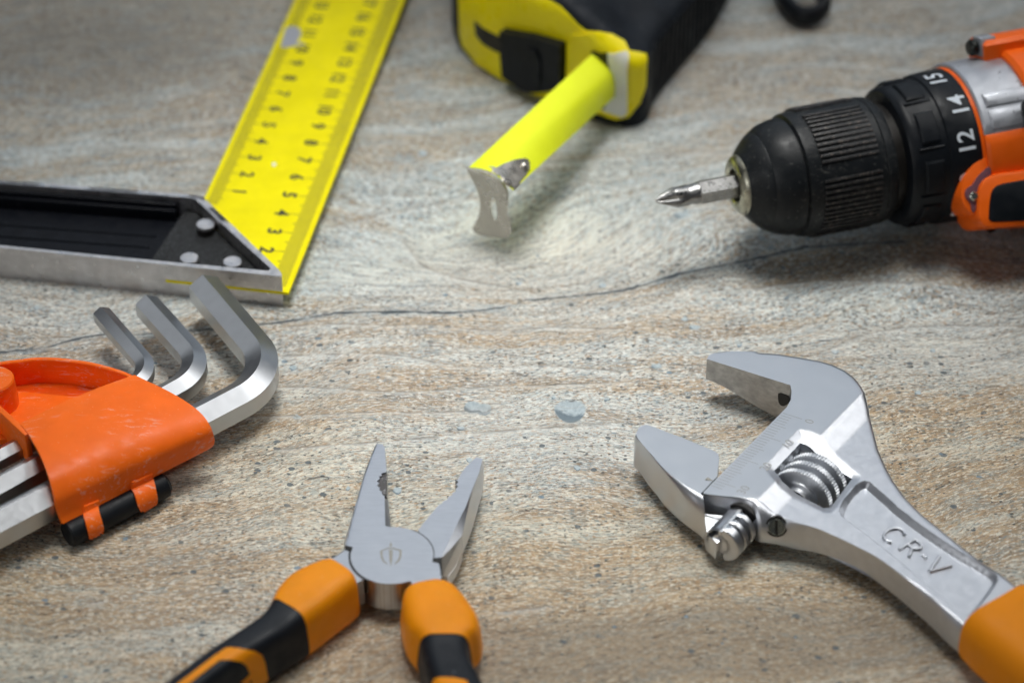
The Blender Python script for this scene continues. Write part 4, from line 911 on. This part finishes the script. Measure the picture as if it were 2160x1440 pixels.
# ------------------------------------------------------------------ tape measure
def build_tape():
    th = thing('tape_measure', 'yellow and black tape measure lying on its side, tape pulled out', 'tape measure', P(1250, 150, 0))
    plan = PL([(1369, 250), (1377, 215), (1425, 158), (1498, 72), (1535, 5), (1570, -70), (1540, -180), (1420, -260), (1200, -270), (1040, -200), (965, -90), (950, 30), (961, 92), (987, 121), (1026, 156), (1102, 193), (1153, 211), (1247, 254), (1315, 270), (1351, 266)], 0)
    plan = smooth_poly(plan, 2)
    base = PL([(1360, 262), (1377, 215), (1425, 158), (1498, 72), (1535, 5), (1570, -70)], 0)
    def hf(p):
        d = dpoly(p, base); de = dpoly(p, plan, True)
        h = 2.75 + 1.35 * sst(d, .1, 3.0)
        r = .55; h = h - .45 * (1 - np.sqrt(np.clip(1 - (1 - np.clip(de / r, 0, 1)) ** 2, 0, 1)))
        h = h + .05 * np.sin(p[:, 0] * 2.2 + p[:, 1] * 1.1) * sst(de, .2, .6)
        return h
    case = relief(plan, hf, .02, .16, rings=(.05, .12, .22, .35, .5))
    co = obj('rubber_case', case, M['rubber'], th, 50); tr = bvh(case)
    # vertical ridges on the base side
    bs = dens(base, .42, False)[2:]
    V = []
    vfs = []
    for i in range(1, len(bs) - 1):
        p = Vector((*bs[i], 0)); t_ = (Vector((*bs[i + 1], 0)) - Vector((*bs[i - 1], 0))).normalized(); nn = Vector((t_.y, -t_.x, 0))
        vfs.append(boxo(p + nn * .02 + Z * 1.35, t_, nn, Z, .11, .07, 1.05, .04, 1))
    obj('grip_ridges', join(*vfs), M['rubber'], co, kind='stuff')
    def z6(l): return [(900 + a / 2.77, b / 2.77) for a, b in l]
    ye = z6([(195, -120), (195, 0), (200, 200), (215, 265), (300, 375), (450, 468), (600, 540), (700, 575), (850, 620), (1000, 662), (1110, 698), (1180, 680), (1240, 600), (1275, 500), (1282, 340), (1275, 318), (1180, 300), (1150, 245), (1080, 205), (1000, 188), (930, 180), (880, 140), (830, 85), (780, 35), (720, 0), (640, -60), (600, -120)])
    yv = drape(ye, tr, .07, 5, .12); yo = obj('yellow_front', yv, M['caseyellow'], th, 50); ty = bvh(yv)
    # raised housing of the mouth
    obj('mouth_housing', drape(z6([(840, 200), (930, 190), (1080, 215), (1140, 260), (1165, 320), (1170, 650), (1110, 690), (1000, 650), (900, 610), (830, 585)]), tr, .16, 5, .12, 1), M['caseyellow'], yo, 50)
    obj('lock_slot', drape(z6([(277, 120), (330, 165), (460, 235), (480, 330), (400, 300), (330, 260), (285, 205)]), ty, .012, 4, .05), M['dark_hole'], yo, None)
    obj('lock_button', drape(z6([(462, 165), (640, 195), (815, 245), (812, 490), (740, 512), (640, 520), (580, 503), (540, 472), (475, 432), (466, 300)]), ty, .34, 4, .40), M['black'], th, 30)
    obj('button_ridge', drape(z6([(600, 258), (700, 262), (705, 500), (640, 512), (595, 500)]), ty, .42, 4, .12, 1), M['black'], th, 30)
    obj('mouth_guard', drape(z6([(1000, 300), (1070, 306), (1160, 312), (1172, 330), (1172, 640), (1150, 668), (1045, 632), (1000, 560)]), tr, .22, 4, .14), M['white'], th, 40)
    obj('mouth_slot', drape(z6([(985, 280), (1060, 300), (1082, 380), (1090, 470), (1078, 560), (1050, 620), (985, 600)]), tr, .235, 4, .02), M['dark_hole'], th, None)
    # tape, on edge, bulging away to the right
    A = P(1258, 106, 2.75); Bp = P(989, 353, 2.75); A_ = P(1284, 216, 1.35); B_ = P(1082, 401, 2.60); D = (Bp - A).normalized(); hh = Vector((-D.y, D.x, 0)).normalized()
    if hh.x < 0: hh = -hh
    rings = []
    for i in range(37):
        s = -.22 + 1.22 * i / 36; e0, e1 = A.lerp(Bp, s), A_.lerp(B_, s); cv = e1 - e0; nn = D.cross(cv).normalized()
        if nn.dot(hh + Z) < 0: nn = -nn
        ring = [e0 + cv * (j / 16) + nn * (.34 - .08 * s) * (1 - abs(2 * j / 16 - 1) ** 1.6) for j in range(17)]
        rings.append(ring + [p - nn * .02 for p in ring[::-1]])
    tv = ringsurf(rings); tp = obj('tape_blade', tv, M['tapeyellow'], th, 50); tt = bvh(tv)
    # hook plate across the end
    p0 = Bp + D * .03
    def hk(l): return [PP(900 + a / 2.77, b / 2.77, p0, D) for a, b in l]
    ol = smooth_poly([(235, 982), (340, 1024), (410, 1048), (455, 1085), (474, 1140), (468, 1205), (470, 1235), (462, 1262), (482, 1276), (478, 1310), (488, 1350), (484, 1382), (455, 1392), (380, 1388), (310, 1372), (262, 1350), (285, 1305), (308, 1250), (314, 1190), (300, 1120), (270, 1055), (240, 1010)], 2)
    sl = smooth_poly([(366, 1156), (402, 1154), (418, 1290), (380, 1293)], 2)
    # triangulate plate with its slot in plate coordinates
    pts = dens(ol, 14) ; hol = dens(sl, 8); allp = [Vector(p) for p in pts + hol]; n0, n1 = len(pts), len(hol)
    ed = [(i, (i + 1) % n0) for i in range(n0)] + [(n0 + i, n0 + (i + 1) % n1) for i in range(n1)]
    ov, oe, of, og, _, _ = delaunay_2d_cdt(allp, ed, [], 0, 1e-4); V2 = np.array([tuple(v) for v in ov]); F = np.array([tuple(f) for f in of]); c = V2[F].mean(1); F = F[inside(c, pts) & ~inside(c, hol)]
    top = hk([tuple(v) for v in V2]); n = len(top)
    # the plate is dished a little
    lo = [p + D * (-.07) for p in top]
    FF = [tuple(int(i) for i in f) for f in F] + [tuple(int(i) + n for i in f[::-1]) for f in F] + [(a, b, b + n, a + n) for a, b in ed]
    hook = obj('hook_plate', (top + lo, FF), M['tin'], th, 30)
    rimp = hk(smooth_poly([(235, 982), (340, 1024), (410, 1048), (455, 1085), (474, 1140), (470, 1200)], 2, False))
    obj('hook_rim', sweep([p + D * .0 for p in rimp], [(.035 * math.cos(a), .035 * math.sin(a)) for a in [k * math.pi / 3 for k in range(6)]], Z), M['tin'], hook)
    obj('hook_tongue', drape(z6([(345, 1028), (430, 968), (500, 940), (560, 926), (592, 932), (602, 960), (590, 1010), (540, 1070), (500, 1130), (474, 1160), (465, 1100), (430, 1050)]), tt, .03, 3, .04, 1), M['tin'], hook, 40)
    for u, v in ((574, 975), (470, 1072)):
        h = tt.ray_cast(CAM, ray(900 + u / 2.77, v / 2.77))
        if h[0] is not None:
            nn = h[1] if h[1].dot(ray(1100, 360)) < 0 else -h[1]
            obj('rivet', disc(h[0] + nn * .03, nn, .15, .09, 24, .04), M['tin'], hook)
    return th
build_tape()

# ------------------------------------------------------------------ cordless drill
def build_drill():
    zc = 2.75; A0 = P(1385, 424, zc); A1 = P(1950, 315, zc); A = (A1 - A0).normalized(); Sx = Vector((A.y, -A.x, 0))
    if Sx.y > 0: Sx = -Sx
    Zx = Z
    def Tt(u):
        lo, hi = -5.0, 25.0
        for _ in range(50):
            m_ = (lo + hi) / 2
            if proj(A0 + A * m_)[0] < u: lo = m_
            else: hi = m_
        return lo
    th = thing('cordless_drill', 'orange and black cordless drill lying at the right with a screwdriver bit fitted', 'drill', Vector((A1.x, A1.y, 0)))
    def LA(prof, n=72, ph=None): return lathe([(Tt(u), r) for u, r in prof], A0, A, Sx, Zx, n, ph)
    # bit: cross tip, round neck, hex shank
    ring_h = hexring(.34); n_ = Vector(Zx)
    pth = [A0 + A * t for t in (Tt(1468), Tt(1474), Tt(1600))]
    bt = obj('screwdriver_bit', join(sweep(pth, hexring(.39), Zx, True, [.82, 1, 1]), LA([(1440, .26), (1462, .32), (1472, .34)], 32)), M['bit_steel'], th, 30)
    rings = []; nT = 26
    for i in range(nT + 1):
        s = i / nT; t = Tt(1384) + (Tt(1450) - Tt(1384)) * s; R = .08 + .27 * min(1, s * 1.7) if s < .6 else .35 - .06 * (s - .6); cut = max(0, 1 - s ** 1.5) * .62
        ring = []
        for j in range(64):
            a = 2 * math.pi * j / 64; c4 = abs(math.cos(2 * (a + .35))) ** .8; ring.append(A0 + A * t + (Sx * math.cos(a) + Zx * math.sin(a)) * R * (1 - cut * (1 - c4)))
        rings.append(ring)
    obj('cross_tip', ringsurf(rings), M['bit_steel'], bt, 35)
    obj('chuck_jaws', LA([(1552, .30), (1556, .42), (1570, .50)], 24), M['dark_hole'], th)
    obj('nose_ring', LA([(1560, .50), (1550, .52), (1547, .60), (1549, .80), (1556, .92), (1564, .97)]), M['nosering'], th)
    ch = obj('chuck_cone', LA([(1560, .95), (1565, 1.02), (1580, 1.28), (1596, 1.50), (1599, 1.51), (1601, 1.545), (1618, 1.70), (1640, 1.80), (1656, 1.83), (1658, 1.78), (1662, 1.78)]), M['worn_black'], th)
    slv = LA([(1660, 1.80), (1663, 1.90), (1672, 1.94), (1690, 1.945), (1812, 1.99), (1818, 2.0), (1820, 1.97), (1822, 2.0), (1836, 1.97), (1842, 1.90), (1844, 1.6)])
    so = obj('chuck_sleeve', slv, M['worn_black'], th)
    obj('neck', LA([(1842, 1.7), (1868, 1.7)]), M['dark_hole'], th)
    for c in (69, 0, -69, 138, 207):
        tA, tB = Tt(1688), Tt(1806); vf = []
        for k in range(11):
            a = c - 26 + k * 5.2; vf.append(sector(tA, tB, 1.9, 2.035, (a - 1.25, a + 1.25), A0, A, Sx, Zx, 2, .02))
        obj('grip_ribs', join(*vf), M['rib'], so, 30, kind='stuff')
    col = LA([(1864, 1.75), (1866, 2.06), (1872, 2.16), (1882, 2.20), (1934, 2.25), (1938, 2.27), (1940, 2.33), (1946, 2.37), (1998, 2.42), (2002, 2.38), (2003, 2.1)])
    cl = obj('torque_collar', col, M['black'], th); tc = bvh(col)
    for k in range(-3, 6):
        c = 14 + k * 40; obj('collar_pad', sector(Tt(1888), Tt(1926), 2.1, 2.31, (c - 13, c + 13), A0, A, Sx, Zx, 16, .04), M['black'], cl, 30)
        obj('collar_notch', sector(Tt(1880), Tt(1932), 2.1, 2.275, (c - 17.5, c - 16), A0, A, Sx, Zx, 2, .02), M['black'], cl, 30)
    for s, (u, v) in (('15', (1976, 168)), ('14', (2024, 222)), ('12', (2040, 300)), ('10', (2042, 385)), ('8', (2024, 446))):
        h = tc.ray_cast(CAM, ray(u, v))
        if h[0] is None: continue
        q = h[0] - A0; t0 = q.dot(A); a0 = math.atan2(q.dot(Zx), q.dot(Sx)); r0 = 2.425
        def fn(X, Y, D, t0=t0, a0=a0): a = a0 + X / r0; return A0 + A * (t0 - Y) + (Sx * math.cos(a) + Zx * math.sin(a)) * r0
        obj('torque_number', textmap(s, .78, fn, bold=.012), M['num'], cl, None)
    # collar seam ring, silver gear housing, orange shell
    tS = Tt(2003)
    obj('seam_ring', lathe([(tS - .03, 2.2), (tS - .03, 2.40), (tS + .10, 2.42), (tS + .10, 2.2)], A0, A, Sx, Zx, 72), M['orange2'], th)
    sv = sector(tS + .08, tS + 2.9, 1.9, 2.55, (38, 215), A0, A, Sx, Zx, 40, .06); gh = obj('gear_housing', sv, M['silver'], th, 30)
    for a0, a1, r in ((42, 55, 2.62), (58, 68, 2.66)): obj('housing_rib', sector(tS + .35, tS + 2.9, 2.4, r, (a0, a1), A0, A, Sx, Zx, 4, .05), M['silver'], gh, 30)
    obj('orange_shell', sector(tS + .06, tS + 8, 1.6, 2.62, (-75, 39), A0, A, Sx, Zx, 30, .10), M['orange2'], th, 40)
    obj('orange_shell', sector(tS + 1.75, tS + 8, 2.3, 2.78, (60, 215), A0, A, Sx, Zx, 40, .12), M['orange2'], th, 40)
    obj('shell_crest', sector(tS + 1.2, tS + 8, 2.4, 3.15, (103, 128), A0, A, Sx, Zx, 10, .12), M['orange2'], th, 40)
    def ear(phi, t, r, size=.30):
        a = math.radians(phi); d = Sx * math.cos(a) + Zx * math.sin(a); tg = A.cross(d)
        e_ = obj('screw_boss', boxo(A0 + A * (t + .26) + d * r, A, tg, d, .26, size, size, .05, 2), M['silver'], gh)
        obj('housing_screw', lathe([(0.02, .15), (-.10, .26), (-.22, .27), (-.30, .20)], A0 + A * t + d * r, A, Sx, Zx, 32), M['screw'], e_)
    ear(112, tS + 1.15, 2.92); ear(50, tS + 1.62, 2.95); ear(-40, tS + .75, 2.75, .26)
    # lamp crescent and trigger guard ahead of the handle
    nn = (Sx * math.cos(math.radians(38)) + Zx * math.sin(math.radians(38))).normalized()
    pq = A0 + A * (tS + .3) + Sx * 2.55 + Zx * .35
    def z7(l): return [(1980 + a / 5.54, 240 + b / 5.54) for a, b in l]
    def slab(l, off, thick, mat, name, par=th, bev=.05, sm=2):
        pts = [PP(u, v, pq + nn * off, nn) for u, v in (smooth_poly(z7(l), sm) if sm else z7(l))]; return obj(name, extr(pts, -nn * thick, bev, 2), mat, par, 40)
    lc = slab([(600, 500), (560, 500), (440, 560), (340, 670), (285, 780), (262, 900), (272, 1010), (310, 1100), (400, 1180), (600, 1200), (650, 900)], .10, 1.2, M['orange2'], 'lamp_housing')
    slab([(600, 610), (550, 640), (450, 740), (400, 830), (330, 870), (305, 930), (330, 1000), (380, 1040), (385, 1120), (420, 1170), (470, 1000), (520, 820), (620, 720)], .16, .2, M['lens'], 'lamp_lens', lc, .01)
    hl = PP(*z7([(405, 965)])[0], pq + nn * .16, nn); obj('lamp_bulb', disc(hl, nn, .14, .09, 24, .04), M['zinc'], lc)
    gd = slab([(700, 690), (560, 745), (490, 830), (465, 950), (462, 1180), (490, 1270), (570, 1345), (780, 1320), (1500, 1290), (1500, 560), (1000, 660)], .30, 1.7, M['orange2'], 'trigger_guard', th, .12)
    slab([(650, 850), (800, 800), (1500, 700), (1500, 1230), (800, 1260), (600, 1262), (590, 1200), (610, 960)], .36, .3, M['black'], 'trigger', th, .06, 1)
    # handle running towards the camera side, out of frame
    hdir = (A * .35 + Sx).normalized(); hx = Vector((-hdir.y, hdir.x, 0)); hx = hx if hx.dot(A) > 0 else -hx
    hb = P(2185, 478, 1.7)
    obj('handle', boxo(hb + hdir * 4.2 + hx * 1.7, hdir, hx, Zx, 4.6, 1.6, 1.6, .5, 4), M['rubber'], th, 40)
    bc = hb + hdir * 9.6 + hx * 5.2; bc.z = 3.4; hw, hd, hh_ = 5.2, 2.2, 3.35  # the drill's unseen battery, sized and placed to shade the right edge
    for _ in range(80):
        if min(proj(bc + hx * a * hw + hdir * b * hd + Z * c * hh_)[0] for a in (-1, 1) for b in (-1, 1) for c in (-1, 1)) > 2180: break
        bc = bc + A * .1
    obj('battery_pack', boxo(bc, hx, hdir, Zx, hw, hd, hh_, .5, 4), M['black'], th, 40)
build_drill()

# ------------------------------------------------------------------ black strap loop at the far edge
def build_strap():
    pth = catmull([P(1600, -110, .5), P(1634, -50, .5), P(1656, 2, .48), P(1682, 30, .45), P(1712, 34, .5), P(1735, 18, .62), P(1736, -8, .8), P(1708, -40, .95), P(1670, -90, 1.1), P(1640, -140, 1.1)], 8)
    ring = [(.26 * math.cos(a), .38 * math.sin(a)) for a in [2 * math.pi * k / 20 for k in range(20)]]
    obj('strap_loop', sweep(pth, ring, Z), M['black'], None, 60, base=Vector((*P2(1700, 0, 0), 0)), label='black strap loop at the far edge between tape measure and drill', cat='strap')
build_strap()
